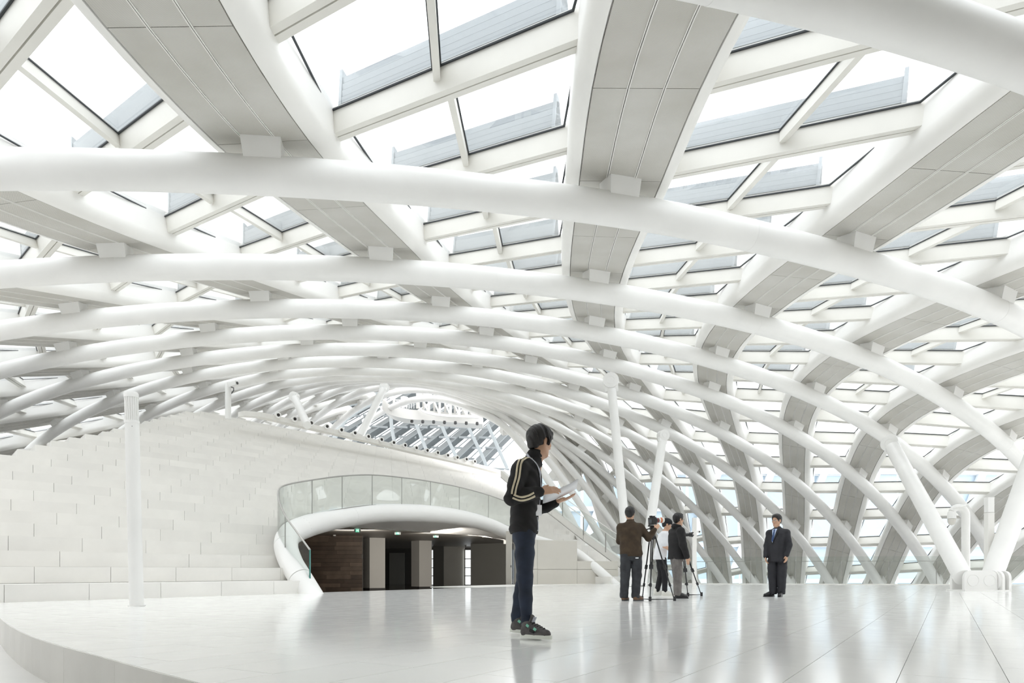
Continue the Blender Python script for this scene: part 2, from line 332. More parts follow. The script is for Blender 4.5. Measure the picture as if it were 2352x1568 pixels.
# ------------------------------------------------------------------ glazing between the ribs
def shift(v): return float(np.interp(v, [3.5, 6, 9], [.31, .15, .0]))
def vline(r): return [2.13+.488*k for k in range(-7, 21)]
WN = 0
for r in range(-12, 8):
    va = vline(r); vb = [v+shift(v) for v in va]
    cells = []
    for k in range(len(va)-1):
        a, a2, b, b2 = va[k], vb[k], va[k+1], vb[k+1]
        t_mid = (a+b)/2-r
        if a < -1 or b2 > 11.8 or a-r < -1.2 or b-r > (13.1 if r < -7 else 11.6) or a2-r-1 < -1.2: continue
        mid = rib_pt(r, [t_mid], 1.5, GL)[0]
        if inview(mid, 450): cells.append((a, a2, b, b2))
    if not cells: continue
    WN += 1
    root = ob('window_%d' % WN, None, None, (0, 0, 0), 'sloping roof glazing in white frames between two ribs, strip %s from the left' % ORD[min(WN-1, 19)].replace('nearest', 'first'), 'skylight', None, 'structure')
    for (a, a2, b, b2) in cells:
        def corner(side, v, h):
            w = float(hw_at(v))+RD-.02
            rr_, sg = (r, 1) if side == 0 else (r+1, -1)
            C_, T_, N_, W_ = [a_[0] for a_ in rib_frame(rr_, [v-rr_])]
            beta = float(np.interp(v, [5, 8], [0, 1])); D_ = unit(P(v-rr_-.3*sg, v)[0]-C_)     # on the wall the bars run level
            return C_+W_*(w*sg)+N_*h+T_*(beta*w*float(D_@T_)/max(.35, abs(float(D_@W_))))
        far = corner(0, b, GL)[1] > 48
        A0, A1, B0, B1 = corner(0, a, GL), corner(1, a2, GL), corner(0, b, GL), corner(1, b2, GL)
        nn = unit(np.cross(A1-A0, B0-A0));
        if np.dot(nn, A0-INSIDE) < 0: nn = -nn
        # transom on line b
        d = unit(B1-B0); u = unit(np.cross(nn, d));
        if np.dot(u, B0-A0) < 0: u = -u
        hw = .13
        q0, q1 = B0-d*.10, B1+d*.10
        mb = MB(); lo, hi = -.34-.16*float(np.interp(b, [5, 8], [0, 1])), .02
        def cr(p, uu, hh): return p+u*uu+nn*hh
        mb.hexa([cr(q0, -hw, lo), cr(q1, -hw, lo), cr(q1, -.012, lo), cr(q0, -.012, lo), cr(q0, -hw, hi), cr(q1, -hw, hi), cr(q1, -.012, hi), cr(q0, -.012, hi)])
        mb.hexa([cr(q0, .012, lo), cr(q1, .012, lo), cr(q1, hw, lo), cr(q0, hw, lo), cr(q0, .012, hi), cr(q1, .012, hi), cr(q1, hw, hi), cr(q0, hw, hi)])
        mb.hexa([cr(q0, -.012, lo+.05), cr(q1, -.012, lo+.05), cr(q1, .012, lo+.05), cr(q0, .012, lo+.05), cr(q0, -.012, hi), cr(q1, -.012, hi), cr(q1, .012, hi), cr(q0, .012, hi)])
        mb.build('transom', M['frame'], root)
        # outside cowl over the transom
        if not far and b < 7.4:
            mb = MB()
            e0 = q0+d*.30; e1 = q1-d*.30
            for i in range(4):
                h0 = .05+i*.10; w0 = .10-.018*i
                mb.hexa([cr(e0, -w0, h0), cr(e1, -w0, h0), cr(e1, w0, h0), cr(e0, w0, h0), cr(e0, -w0, h0+.085), cr(e1, -w0, h0+.085), cr(e1, w0, h0+.085), cr(e0, w0, h0+.085)])
                w1 = w0-.02
                mb.hexa([cr(e0, -w1, h0+.085), cr(e1, -w1, h0+.085), cr(e1, w1, h0+.085), cr(e0, w1, h0+.085), cr(e0, -w1, h0+.10), cr(e1, -w1, h0+.10), cr(e1, w1, h0+.10), cr(e0, w1, h0+.10)])
            for e in (e0, e1-d*.06):
                mb.hexa([cr(e, -.12, .03), cr(e+d*.06, -.12, .03), cr(e+d*.06, .12, .03), cr(e, .12, .03), cr(e, -.04, .56), cr(e+d*.06, -.04, .56), cr(e+d*.06, .04, .50), cr(e, .04, .50)])
            mb.build('cowl', M['cowl'], root)
        # mullion and panes
        vm = (a+b)/2
        s = .5
        split = vm < 7.3 and not far
        A0u, A1u, B0u, B1u = A0+u*hw, A1+u*hw, B0-u*hw, B1-u*hw
        quads = []
        if split:
            Am, Bm = A0u*(1-s)+A1u*s, B0u*(1-s)+B1u*s
            quads = [(A0u, Am, Bm, B0u), (Am, A1u, B1u, Bm)]
            mu = unit(Bm-Am); sd = np.cross(mu, nn)
            mb = MB()
            mb.hexa([Am-sd*.05-nn*.20, Am+sd*.05-nn*.20, Bm+sd*.05-nn*.20, Bm-sd*.05-nn*.20, Am-sd*.05+nn*.02, Am+sd*.05+nn*.02, Bm+sd*.05+nn*.02, Bm-sd*.05+nn*.02])
            mb.build('mullion', M['frame'], root)
        else:
            quads = [(A0u, A1u, B1u, B0u)]
        for q in quads:
            c = sum(q)/4
            V = [p-nn*.012 for p in q]+[p+nn*.012 for p in q]
            ob('glass_pane', mesh('glass_pane', V, [(3, 2, 1, 0), (4, 5, 6, 7), (0, 1, 5, 4), (1, 2, 6, 5), (2, 3, 7, 6), (3, 0, 4, 7)], M['glass']), root)
            V = []; F = []
            off = .05 if split else .0
            q_out = list(q)
            if split:
                m_i = (1, 2) if q is quads[0] else (0, 3)
                sgn = -1 if q is quads[0] else 1
                for i in m_i: q_out[i] = q[i]+d*sgn*.05
            cc = sum(q_out)/4
            edges = []
            n4 = 4
            inn = []
            for i in range(4):
                e1 = unit(q_out[(i+1) % 4]-q_out[i]); e0 = unit(q_out[i-1]-q_out[i]); sn = max(.3, np.linalg.norm(np.cross(e1, e0)))
                inn.append(q_out[i]+(e1+e0)*(.032/sn))
            V = [p-nn*.03 for p in q_out]+[p-nn*.03 for p in inn]+[p-nn*.0125 for p in inn]
            for i in range(4):
                j = (i+1) % 4
                F += [(i, j, 4+j, 4+i), (4+i, 4+j, 8+j, 8+i)]
            ob('gasket', mesh('gasket', V, F, M['gasket']), root)
# ------------------------------------------------------------------ floor, platform edge, ground
def floor_mat(name, col, rough, var):
    m = bpy.data.materials.new(name); m.use_nodes = True
    nt = m.node_tree; b = nt.nodes['Principled BSDF']; L = nt.links
    oi = nt.nodes.new('ShaderNodeObjectInfo'); g = nt.nodes.new('ShaderNodeNewGeometry')
    n = nt.nodes.new('ShaderNodeTexNoise'); n.inputs['Scale'].default_value = 1.3; n.inputs['Detail'].default_value = 8; n.inputs['Roughness'].default_value = .6
    L.new(g.outputs['Position'], n.inputs['Vector'])
    r = nt.nodes.new('ShaderNodeValToRGB'); r.color_ramp.elements[0].position = .3; r.color_ramp.elements[1].position = .7
    r.color_ramp.elements[0].color = (*[c*(1-var) for c in col], 1); r.color_ramp.elements[1].color = (*col, 1)
    L.new(n.outputs['Fac'], r.inputs[0])
    mr = nt.nodes.new('ShaderNodeMapRange'); mr.inputs['To Min'].default_value = 1-var*.8; mr.inputs['To Max'].default_value = 1.0
    L.new(oi.outputs['Random'], mr.inputs['Value'])
    mx = nt.nodes.new('ShaderNodeMix'); mx.data_type = 'RGBA'; mx.blend_type = 'MULTIPLY'; mx.inputs[0].default_value = 1
    L.new(r.outputs[0], mx.inputs[6]); L.new(mr.outputs[0], mx.inputs[7]); L.new(mx.outputs[2], b.inputs['Base Color'])
    n2 = nt.nodes.new('ShaderNodeTexNoise'); n2.inputs['Scale'].default_value = 5; L.new(g.outputs['Position'], n2.inputs['Vector'])
    m2 = nt.nodes.new('ShaderNodeMapRange'); m2.inputs['To Min'].default_value = rough*.7; m2.inputs['To Max'].default_value = rough*1.4
    L.new(n2.outputs['Fac'], m2.inputs['Value']); L.new(m2.outputs[0], b.inputs['Roughness'])
    return m
M['tile'] = floor_mat('polished_tile', (.90, .90, .885), .12, .04)
M['joint'] = mat('tile_joint', (.42, .42, .40), .8)
M['stone'] = floor_mat('white_stone', (.84, .825, .79), .55, .07)
M['lower'] = mat('lower_floor', (.80, .80, .785), .25, var=.05, var_scale=1.)
M['ground'] = mat('outside_paving', (.62, .62, .61), .9)

EDGE = [(-15, 19.2), (-9.5, 12.35), (-6.1, 8.14), (-4.79, 6.58), (-3.79, 5.49), (-2.72, 4.47), (-1.54, 3.37), (0.2, 1.9), (2.5, .15), (6, -2.2), (14, -6.5)]
def _cm(pts, n):
    out = []
    for i in range(len(pts)-1):
        p0, p1, p2, p3 = [Vector(pts[max(0, min(len(pts)-1, k))]) for k in (i-1, i, i+1, i+2)]
        for k in range(n):
            u = k/n; v = .5*((2*p1)+(p2-p0)*u+(2*p0-5*p1+4*p2-p3)*u*u+(3*p1-p0-3*p2+p3)*u**3); out.append((v.x, v.y))
    out.append(tuple(pts[-1])); return out
EDGE_K = EDGE; EDGE = _cm(EDGE, 4)
RAIL_A = Vector((4.94, 30.5)); RAIL_B = Vector((30., 25.7))
SE = Vector((.585, .811)).normalized(); SN = Vector((-SE.y, SE.x)); SB = Vector((4.6, 30.8))       # foot line of the stepped seating and its back normal
def clip(poly, p, d):          # keep the part left of the line p + t d
    out = []
    for i in range(len(poly)):
        a, b = poly[i-1], poly[i]
        ca = d[0]*(a[1]-p[1])-d[1]*(a[0]-p[0]); cb = d[0]*(b[1]-p[1])-d[1]*(b[0]-p[0])
        if (ca >= 0) != (cb >= 0):
            t = ca/(ca-cb); out.append((a[0]+t*(b[0]-a[0]), a[1]+t*(b[1]-a[1])))
        if cb >= 0: out.append(b)
    return out
def clip_floor(poly, m=0.):
    for a, b in zip(EDGE[:-1], EDGE[1:]):
        if len(poly) < 3: return []
        d = Vector((b[0]-a[0], b[1]-a[1])).normalized(); n = Vector((-d.y, d.x))
        poly = clip(poly, (a[0]+n.x*m, a[1]+n.y*m), d)
    if len(poly) < 3: return []
    d = (RAIL_A-RAIL_B).normalized(); poly = clip(poly, (RAIL_A.x, RAIL_A.y-m+.15), d)
    if len(poly) < 3: return []
    q = SB+SN*(.35-m); poly = clip(poly, (q.x, q.y), -SE)
    return poly
fl = ob('floor', None, None, (0, 0, 0), 'raised white platform floor of long polished tiles under the roof', 'floor', None, 'structure')
base = clip_floor([(-20, -8), (34, -8), (34, 40), (-20, 40)])
V = [(x, y, -.006) for x, y in base]+[(x, y, -.30) for x, y in base]; n = len(base)
ob('slab', mesh('slab', V, [tuple(range(n)), tuple(range(n, 2*n))[::-1]]+[(i, n+i, n+(i+1) % n, (i+1) % n) for i in range(n)], M['joint']), fl)
ang = math.atan2(1568, 2176-1176); U = Vector((math.cos(ang), math.sin(ang))); Vv = Vector((-U.y, U.x))
# joints seen in the photograph cross the bottom edge at these places
p0 = Vector(((2058-PX)/FPX*3.37, 3.37)); off0 = p0.dot(Vv); TW, TL = .473, 1.2
cells = []
for i in range(-90, 60):
    for j in range(-20, 45):
        c = U*((j+.5+.5*(i % 2))*TL)+Vv*(off0+(i+.5)*TW)
        if not (-16 < c.x < 31 and -7 < c.y < 33): continue
        g = .0018
        q = [(U*((j+.5*(i % 2)+a)*TL+sa*g)+Vv*(off0+(i+b)*TW+sb*g)) for a, b, sa, sb in ((0, 0, 1, 1), (1, 0, -1, 1), (1, 1, -1, -1), (0, 1, 1, -1))]
        q = clip_floor([(v.x, v.y) for v in q], .002)
        if len(q) < 3: continue
        s = (c.y > .3 and abs(c.x/c.y) < .85 and HY+FPX*EYE/c.y < 1700)
        cells.append((0 if s else 1, c.length, c, q))
cells.sort(key=lambda k: k[:2])
rest = MB()
for k, (_, _, c, q) in enumerate(cells):
    nq = len(q); zt = 0.0
    if k < 296:
        V = [(x-c.x, y-c.y, 0) for x, y in q]+[(x-c.x, y-c.y, -.012) for x, y in q]
        ob('floor_tile', mesh('floor_tile', V, [tuple(range(nq))]+[(i, nq+i, nq+(i+1) % nq, (i+1) % nq) for i in range(nq)], M['tile']), fl, (c.x, c.y, zt))
    else:
        V = [(x, y, 0) for x, y in q]+[(x, y, -.012) for x, y in q]
        rest.add(V, [tuple(range(nq))]+[(i, nq+i, nq+(i+1) % nq, (i+1) % nq) for i in range(nq)])
rest.build('far_tiles', M['tile'], fl, kind='stuff')
# platform edge blocks
for i in range(4, 34):
    a, b = Vector(EDGE[i]), Vector(EDGE[i+1]); L = (b-a).length; k = max(1, round(L/1.1)); d = (b-a)/L; nr = Vector((-d.y, d.x))
    for j in range(k):
        gp_ = .003 if i % 3 == 0 else 0.; p = a+d*(L*j/k+gp_); q = a+d*(L*(j+1)/k); t = .05
        mb = MB(); mb.hexa([(p.x-nr.x*.004, p.y-nr.y*.004, -.32), (q.x-nr.x*.004, q.y-nr.y*.004, -.32), (q.x+nr.x*t, q.y+nr.y*t, -.32), (p.x+nr.x*t, p.y+nr.y*t, -.32),
                (p.x-nr.x*.004, p.y-nr.y*.004, -.002), (q.x-nr.x*.004, q.y-nr.y*.004, -.002), (q.x+nr.x*t, q.y+nr.y*t, -.002), (p.x+nr.x*t, p.y+nr.y*t, -.002)])
        mb.build('edge_block', M['stone'], fl)
lw = ob('floor', mesh('floor', [(-40, -30, -.31), (40, -30, -.31), (40, 6, -.31), (-40, 24, -.31)], [(0, 1, 2, 3)], M['lower']), None, None, 'lower white floor in front of the platform edge, at bottom left', 'floor', None, 'structure')
g = ob('ground', mesh('ground', [(-220, -60, -4.6), (220, -60, -4.6), (220, 300, -4.6), (-220, 300, -4.6)], [(0, 1, 2, 3)], M['ground']), None, None, 'pale paving outside, below the glass wall', 'ground', None, 'structure')

# ------------------------------------------------------------------ glass balustrade along the far edge of the platform
root = ob('glass_balustrade', None, None, (RAIL_A.x, RAIL_A.y, 0), 'long low frameless glass balustrade at far platform edge, before the right wall', 'railing')
L = (RAIL_B-RAIL_A).length; d = (RAIL_B-RAIL_A)/L; nr = Vector((-d.y, d.x))
k = 14; hgt = 1.18
for i in range(k):
    a = RAIL_A+d*(L*i/k+.01)-RAIL_A; b = RAIL_A+d*(L*(i+1)/k-.01)-RAIL_A
    def pt(p, s, z): return (p.x+nr.x*s, p.y+nr.y*s, z)
    mb = MB(); mb.hexa([pt(a, -.012, .0), pt(b, -.012, .0), pt(b, .012, .0), pt(a, .012, .0), pt(a, -.012, hgt), pt(b, -.012, hgt), pt(b, .012, hgt), pt(a, .012, hgt)])
    mb.build('glass_panel', M['glass_rail'], root)
    mb = MB(); mb.hexa([pt(b, -.014, .0), pt(b+d*.02, -.014, .0), pt(b+d*.02, .014, .0), pt(b, .014, .0), pt(b, -.014, hgt-.2), pt(b+d*.02, -.014, hgt-.2), pt(b+d*.02, .014, hgt-.2), pt(b, .014, hgt-.2)])
    mb.build('edge_seal', M['steel'], root)
mb = MB()
mb.bar((0, 0, hgt-.20), ((RAIL_B-RAIL_A).x, (RAIL_B-RAIL_A).y, hgt-.20), .02, .022)
mb.build('handrail', M['steel'], root)
mb = MB(); mb.bar((0, 0, .01), ((RAIL_B-RAIL_A).x, (RAIL_B-RAIL_A).y, .01), .06, .05)
mb.build('base_channel', M['strip'], root)
# ------------------------------------------------------------------ stepped stone seating
RISE, TREAD = .323, .75
def row_pt(dl, s):                       # point on the riser line set back by dl
    sb = -20+.6*dl; R = max(7., 42-2.1*dl)
    if s >= sb:
        p = SB+SE*s+SN*dl; return p, SE
    q = SB+SE*sb+SN*dl; c = q+SN*R; a = (sb-s)/R
    e = SE*math.cos(a)+SN*(-math.sin(a))*-1*-1
    # walking back along an arc that bends towards the back
    p = c-SN*(R*math.cos(a))-SE*(R*math.sin(a))
    t = SE*math.cos(a)-SN*math.sin(a)
    return p, t
SIL = [(-400, 1075), (0, 1040), (31, 1033), (100, 1016), (160, 1002), (221, 993), (286, 978), (324, 968), (365, 957), (427, 944), (600, 945), (1150, 1078), (1200, 1116), (1267, 1160), (1340, 1221), (1426, 1282), (1450, 1345)]
def sil(x): return float(np.interp(x, [p[0] for p in SIL], [p[1] for p in SIL]))
RIM = [(713, 1366, 17.2), (690, 1328, 17.45), (668, 1290, 17.9), (657, 1255, 18.5), (664, 1230, 19.2), (690, 1214, 20.2), (740, 1198, 21.6), (803, 1186, 23.2), (868, 1178, 24.9), (950, 1178, 27.0), (1020, 1183, 28.7), (1080, 1193, 30.0), (1125, 1206, 30.7), (1172, 1225, 31.2), (1246, 1247, 31.5), (1316, 1268, 31.4), (1358, 1296, 31.1), (1414, 1343, 30.8)]
rimpoly = [(x, y) for x, y, _ in RIM]+[(1414, 1420), (713, 1420)]
def inside(x, y, poly):
    c = False
    for i in range(len(poly)):
        (x1, y1), (x2, y2) = poly[i-1], poly[i]
        if (y1 > y) != (y2 > y) and x < (x2-x1)*(y-y1)/(y2-y1)+x1: c = not c
    return c
def pxz(p, z): return PX+FPX*p.x/p.y, HY-FPX*(z-EYE)/p.y
seat = ob('stone_seating', None, None, (SB.x, SB.y, 0), 'great flight of white stone block steps rising at left behind the round column', 'steps')
BL = 1.36; pieces = []
for k in range(0, 28):
    dl = k*TREAD; z0, z1 = k*RISE, (k+1)*RISE
    ss = np.arange(-34, 30, .08); run = []
    runs = []
    for s in ss:
        p, t = row_pt(dl, s); ok = p.y > 2
        if ok:
            x, y = pxz(p, z1); xm, ym = pxz(p, (z0+z1)/2)
            ok = -260 < x < 1460 and y >= sil(x)-1.0 and not inside(xm, ym, rimpoly)
        if ok: run.append(s)
        elif run: runs.append(run); run = []
    if run: runs.append(run)
    for run in runs:
        a, b = run[0], run[-1]
        if b-a < .16: continue
        j0 = math.floor((a-k*.72)/BL); s = a
        while s < b-.02:
            e = min(b, (math.floor((s-k*.72)/BL+1e-6)+1)*BL+k*.72)
            if e-s > .05: pieces.append((k, s, e))
            s = e
def block(k, s, e, mb):
    dl = k*TREAD; g = .004
    z0, z1 = k*RISE+(.003 if k else -.32*(0)), (k+1)*RISE-.003
    (p, t), (q, u) = row_pt(dl, s+g), row_pt(dl, e-g)
    nb, nq = Vector((-t.y, t.x)), Vector((-u.y, u.x)); D = 1.7
    j = random.uniform(-.004, .004)
    p = p+nb*j; q = q+nq*j
    a, b, c, d_ = p, q, q+nq*D, p+nb*D
    mb.hexa([(v.x-SB.x, v.y-SB.y, z) for z in (z0, z1) for v in (a, b, c, d_)])
def bkey(pc):
    p, _ = row_pt(pc[0]*TREAD, (pc[1]+pc[2])/2); return p.length/max(.2, pc[2]-pc[1])
pieces.sort(key=bkey)
far = MB()
for i, pc in enumerate(pieces):
    if i < 295:
        mb = MB(); block(*pc, mb); mb.build('stone_block', M['stone'], seat)
    else: block(*pc, far)
far.build('far_stone_blocks', M['stone'], seat, kind='stuff')
# dark backing just behind the risers keeps the joints shut
# ------------------------------------------------------------------ parapet along the top with round air nozzles
TOPZ = 24*RISE
par_px = [(560, 943), (600, 946), (640, 955), (700, 970), (780, 988), (870, 1010), (960, 1032), (1050, 1053), (1110, 1068), (1160, 1082)]
def on_top(x, y, extra=0.):     # meet the vertical plane of the top riser
    dl = 21.6*TREAD+extra; p0 = SB+SN*dl
    r = Vector(((x-PX)/FPX, 1.0)); den = r.x*SN.x+r.y*SN.y
    Y = (p0.x*SN.x+p0.y*SN.y)/den
    return at(x, y, Y)
par = ob('parapet', None, None, tuple(on_top(860, 1008)), 'smooth pale stone parapet along the top of the stepped seating', 'wall', None, 'structure')
o = Vector(par.location); bk = Vector((SN.x, SN.y, 0))*.5
for (a, b) in zip(par_px[:-1], par_px[1:]):
    A, B = on_top(*a)-o, on_top(*b)-o
    mb = MB(); g = (B-A)*.002
    A = A+g; B = B-g; dn = Vector((0, 0, -.24))
    mb.hexa([A+dn, B+dn, B+dn+bk, A+dn+bk, A, B, B+bk, A+bk]); mb.build('coping_slab', M['stone'], par)
NOZ = [(637, 954), (675, 963), (713, 972), (749, 980), (782, 988), (813, 995), (844, 1003), (874, 1010), (902, 1017), (928, 1023), (954, 1029), (979, 1035), (1003, 1040), (1026, 1046), (1048, 1051), (1069, 1055), (1088, 1060)]
M['nozzle'] = mat('nozzle_white', (.84, .835, .82), .4); M['hole'] = mat('nozzle_throat', (.035, .03, .028), .7)
ax = -Vector((SN.x, SN.y, 0)); ax = (ax+Vector((-.1, -.35, 0))).normalized()
nm = MB().lathe((0, 0, 0), [(.12, .0), (.155, .04), (.165, .12), (.150, .17), (.088, .175), (.082, .10)], 18, ax)
nmesh = mesh('nozzle_ring', nm.V, nm.F[:-2]+[nm.F[-2]], M['nozzle'], True, 50)
hm = MB().lathe((0, 0, 0), [(.083, .09), (.083, .165), (.02, .166)], 14, ax); hmesh = mesh('throat', hm.V, hm.F, M['hole'])
pm = MB().lathe((0, 0, 0), [(.12, -1.1), (.12, .0)], 14, ax); pmesh = mesh('pipe', pm.V, pm.F, M['nozzle'], True, 50)
for i, (x, y) in enumerate(NOZ):
    c = on_top(x, y); r = ob('air_nozzle', None, None, tuple(c), 'round white air nozzle on the stone parapet, %s from the left' % ORD[i].replace('nearest', 'first'), 'vent', 'air nozzles along the parapet')
    ob('ring', nmesh, r); ob('throat', hmesh, r); ob('pipe', pmesh, r)

# ------------------------------------------------------------------ stringer with glass rail down the right end of the steps
st_px = [(1150, 1080, 42), (1200, 1122, 39.5), (1267, 1166, 37.), (1340, 1222, 34.5), (1426, 1284, 32.2), (1449, 1330, 31.3)]
root = ob('stair_stringer', None, None, tuple(at(*st_px[2])), 'sloping white curb edging the right end of the stone steps', 'trim', None, 'structure')
o = Vector(root.location)
for a, b in zip(st_px[:-1], st_px[1:]):
    A, B = at(*a)-o, at(*b)-o; mb = MB(); bk = Vector((SE.x, SE.y, 0))*.35; dn = Vector((0, 0, -.42))
    g = (B-A)*.003; A += g; B -= g
    mb.hexa([A+dn, B+dn, B+dn+bk, A+dn+bk, A, B, B+bk, A+bk]); mb.build('curb_piece', M['stone'], root)
    mb = MB(); A2, B2 = A+dn, B+dn; mb.bar(A2, B2, .03, .03); mb.build('lower_bar', M['steel'], root)  # thin steel bar along the lower edge of the curb
root = ob('glass_balustrade', None, None, tuple(at(*st_px[2])), 'sloping glass balustrade going down the right end of the stone steps', 'railing')
for a, b in zip(st_px[1:-1], st_px[2:]):
    A, B = at(*a)-o, at(*b)-o; up = Vector((0, 0, 1.05)); w = Vector((SE.x, SE.y, 0))*.012
    mb = MB(); g = (B-A)*.01
    mb.hexa([A+g-w, B-g-w, B-g+w, A+g+w, A+g-w+up, B-g-w+up, B-g+w+up, A+g+w+up]); mb.build('glass_panel', M['glass_rail'], root)
    mb = MB(); mb.bar(A+up, B+up, .035, .03); mb.build('top_rail', M['strip'], root)
    mb = MB(); mb.bar(A+up*.72, B+up*.72, .03, .03); mb.build('hand_rail', M['strip'], root)
for x, y0, y1, Y in ((1292, 1142, 1193, 36.2), (1340, 1187, 1229, 34.5), (1391, 1223, 1268, 33.1), (1431, 1258, 1300, 32.)):
    mb = MB(); mb.bar(at(x, y1, Y)-o, at(x, y0, Y)-o, .06, .05, (1, 0, 0)); mb.build('post', M['steel'], root)

FZ, CZ = -.42, 2.28
# ------------------------------------------------------------------ rounded rim of the opening cut into the seating
M['rim'] = mat('rim_white', (.855, .85, .835), .32, var=.03, var_scale=.6)
def spline(pts, n):
    pts = [Vector(p) for p in pts]; out = []
    for i in range(len(pts)-1):
        p0, p1, p2, p3 = pts[max(i-1, 0)], pts[i], pts[i+1], pts[min(i+2, len(pts)-1)]
        for k in range(n):
            u = k/n
            out.append(.5*((2*p1)+(p2-p0)*u+(2*p0-5*p1+4*p2-p3)*u*u+(3*p1-p0-3*p2+p3)*u**3))
    out.append(pts[-1]); return out
rp = spline([at(733, 1400, 16.8)]+[at(*p) for p in RIM]+[at(1450, 1372, 30.6)], 6)
root = ob('arch_rim', None, None, tuple(rp[0]), 'thick rounded white rim arching over the dark opening in the stone steps', 'arch')
o = Vector(root.location)
rr = [np.interp(i/(len(rp)-1), [0, .15, .3, .55, .8, 1], [.30, .30, .34, .35, .27, .17]) for i in range(len(rp))]
seg = 12
for i in range(0, len(rp)-1, seg):
    j = min(i+seg, len(rp)-1)
    mb = MB(); pts = [p-o for p in rp[i:j+1]]
    d0 = (pts[1]-pts[0]).normalized()*.004; pts[0] = pts[0]+d0
    mb.tube(pts, rr[i:j+1], 22); mb.build('rim_segment', M['rim'], root, True, 60)
# hood lining from the rim back to the inner ceiling
hood = MB(); V = []; F = []
sel = [i for i in range(48, 97) if i % 3 == 0]
for i in sel:
    p = rp[i]-o; w_ = rp[i]; dq = 6.6-(Vector((w_.x, w_.y))-SB).dot(SN); q = p+Vector((SN.x, SN.y, 0))*max(dq, 1.); q.z = CZ+.02-o.z
    p2 = p+Vector((SN.x*.1, SN.y*.1, -.18)); V += [p2, q, q+Vector((0, 0, .12)), p2+Vector((0, 0, .12))]
for a in range(len(sel)-1):
    for k in range(4): F.append((a*4+k, a*4+(k+1) % 4, a*4+4+(k+1) % 4, a*4+4+k))
hood.add(V, F); hood.build('hood_lining', M['rim'], root, True, 30)

# glass balustrade on the rim
GB = [(712, 1361, 17.2), (682, 1318, 17.5), (655, 1278, 17.9), (640, 1238, 18.5), (641, 1212, 19.1), (662, 1197, 19.9), (717, 1183, 20.9), (786, 1168, 22.5), (855, 1160, 24.3), (923, 1161, 26.1), (989, 1166, 28.0), (1055, 1176, 29.4), (1122, 1192, 30.6), (1180, 1212, 31.3)]
gp = spline([at(*p) for p in GB], 8)
root = ob('glass_balustrade', None, None, tuple(gp[0]), 'curved glass balustrade with slim steel top rail over the arched opening', 'railing')
o = Vector(root.location); H = 1.08
stops = [0, 16, 48]+[48+8*i for i in range(1, 8)]
stops = [0, 16, 32, 48, 56, 64, 72, 80, 88, 96, 104]
for a, b in zip(stops[:-1], stops[1:]):
    pts = [gp[i]-o for i in range(a, b+1)]; V = []; F = []
    for i, p in enumerate(pts):
        t = (pts[min(i+1, len(pts)-1)]-pts[max(i-1, 0)]); w = Vector((-t.y, t.x, 0)).normalized()*.010
        up = Vector((0, 0, H))
        if i == 0: p = p+t.normalized()*.012
        if i == len(pts)-1: p = p-t.normalized()*.012
        V += [p-w, p+w, p+w+up, p-w+up]
    for i in range(len(pts)-1):
        for k in range(4): F.append((i*4+k, i*4+(k+1) % 4, i*4+4+(k+1) % 4, i*4+4+k))
    F += [(3, 2, 1, 0), tuple(len(V)-4+k for k in range(4))]
    ob('glass_panel', mesh('glass_panel', V, F, M['glass_rail'], True, 30), root)
for a in stops[1:-1]:
    p = gp[a]-o; mb = MB(); mb.bar(p, p+Vector((0, 0, H)), .022, .022, (1, 0, 0)); mb.build('glass_joint', M['steel'], root)
mb = MB(); p = gp[0]-o; mb.bar(p, p+Vector((0, 0, H)), .035, .03, (1, 0, 0)); mb.build('glass_end', M['glass_edge'], root)
mb = MB(); mb.tube([p-o+Vector((0, 0, H)) for p in gp], .024, 8); mb.build('top_rail', M['steel'], root, True)
mb = MB(); mb.tube([p-o for p in gp], .02, 6); mb.build('base_seal', M['steel'], root, True)

# ------------------------------------------------------------------ dark foyer inside the opening
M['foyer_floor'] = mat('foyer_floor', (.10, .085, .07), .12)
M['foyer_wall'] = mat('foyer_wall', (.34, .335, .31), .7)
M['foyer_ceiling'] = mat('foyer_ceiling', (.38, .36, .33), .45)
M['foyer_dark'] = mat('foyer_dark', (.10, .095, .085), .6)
M['pillar'] = mat('pillar_paint', (.62, .60, .56), .6)
M['skirting'] = mat('dark_skirting', (.05, .045, .04), .5)
M['beige'] = mat('beige_panel', (.60, .575, .52), .5, var=.05, var_scale=1.)
def wall(name, label, pts, m, cat='wall'):
    return ob(name, mesh(name, pts, [tuple(range(len(pts)))], m), None, None, label, cat, None, 'structure')
def vwall(name, label, x0, Y0, x1, Y1, m, z0=FZ, z1=CZ+.6, thick=.12):
    a = Vector(((x0-PX)/FPX*Y0, Y0, 0)); b = Vector(((x1-PX)/FPX*Y1, Y1, 0)); d = (b-a).normalized(); n = Vector((-d.y, d.x, 0))*thick
    mb = MB(); mb.hexa([v+Vector((0, 0, z)) for z in (z0, z1) for v in (a, b, b+n, a+n)])
    return mb.build(name, m, None, label=label, cat='wall', kind='structure')
q = [SB+SN*.5+SE*-19.5, SB+SN*.5+SE*-3, Vector((6, 54)), Vector((-20, 54)), Vector((-20, 30))]
wall('floor', 'dark polished foyer floor inside the arched opening', [(v.x, v.y, FZ) for v in q], M['foyer_floor'], 'floor')
ql = SB+SN*.3
st = MB(); st.hexa([tuple(SB+SN*.3+SE*-19.5)+(FZ,), tuple(SB+SN*.3+SE*.0)+(FZ,), tuple(SB+SN*.5+SE*.0)+(FZ,), tuple(SB+SN*.5+SE*-19.5)+(FZ,),
     tuple(SB+SN*.3+SE*-19.5)+(-.008,), tuple(SB+SN*.3+SE*.0)+(-.008,), tuple(SB+SN*.5+SE*.0)+(-.008,), tuple(SB+SN*.5+SE*-19.5)+(-.008,)])
qa, qb = SB+SN*.3+SE*-9, SB+SN*.3+SE*1.2
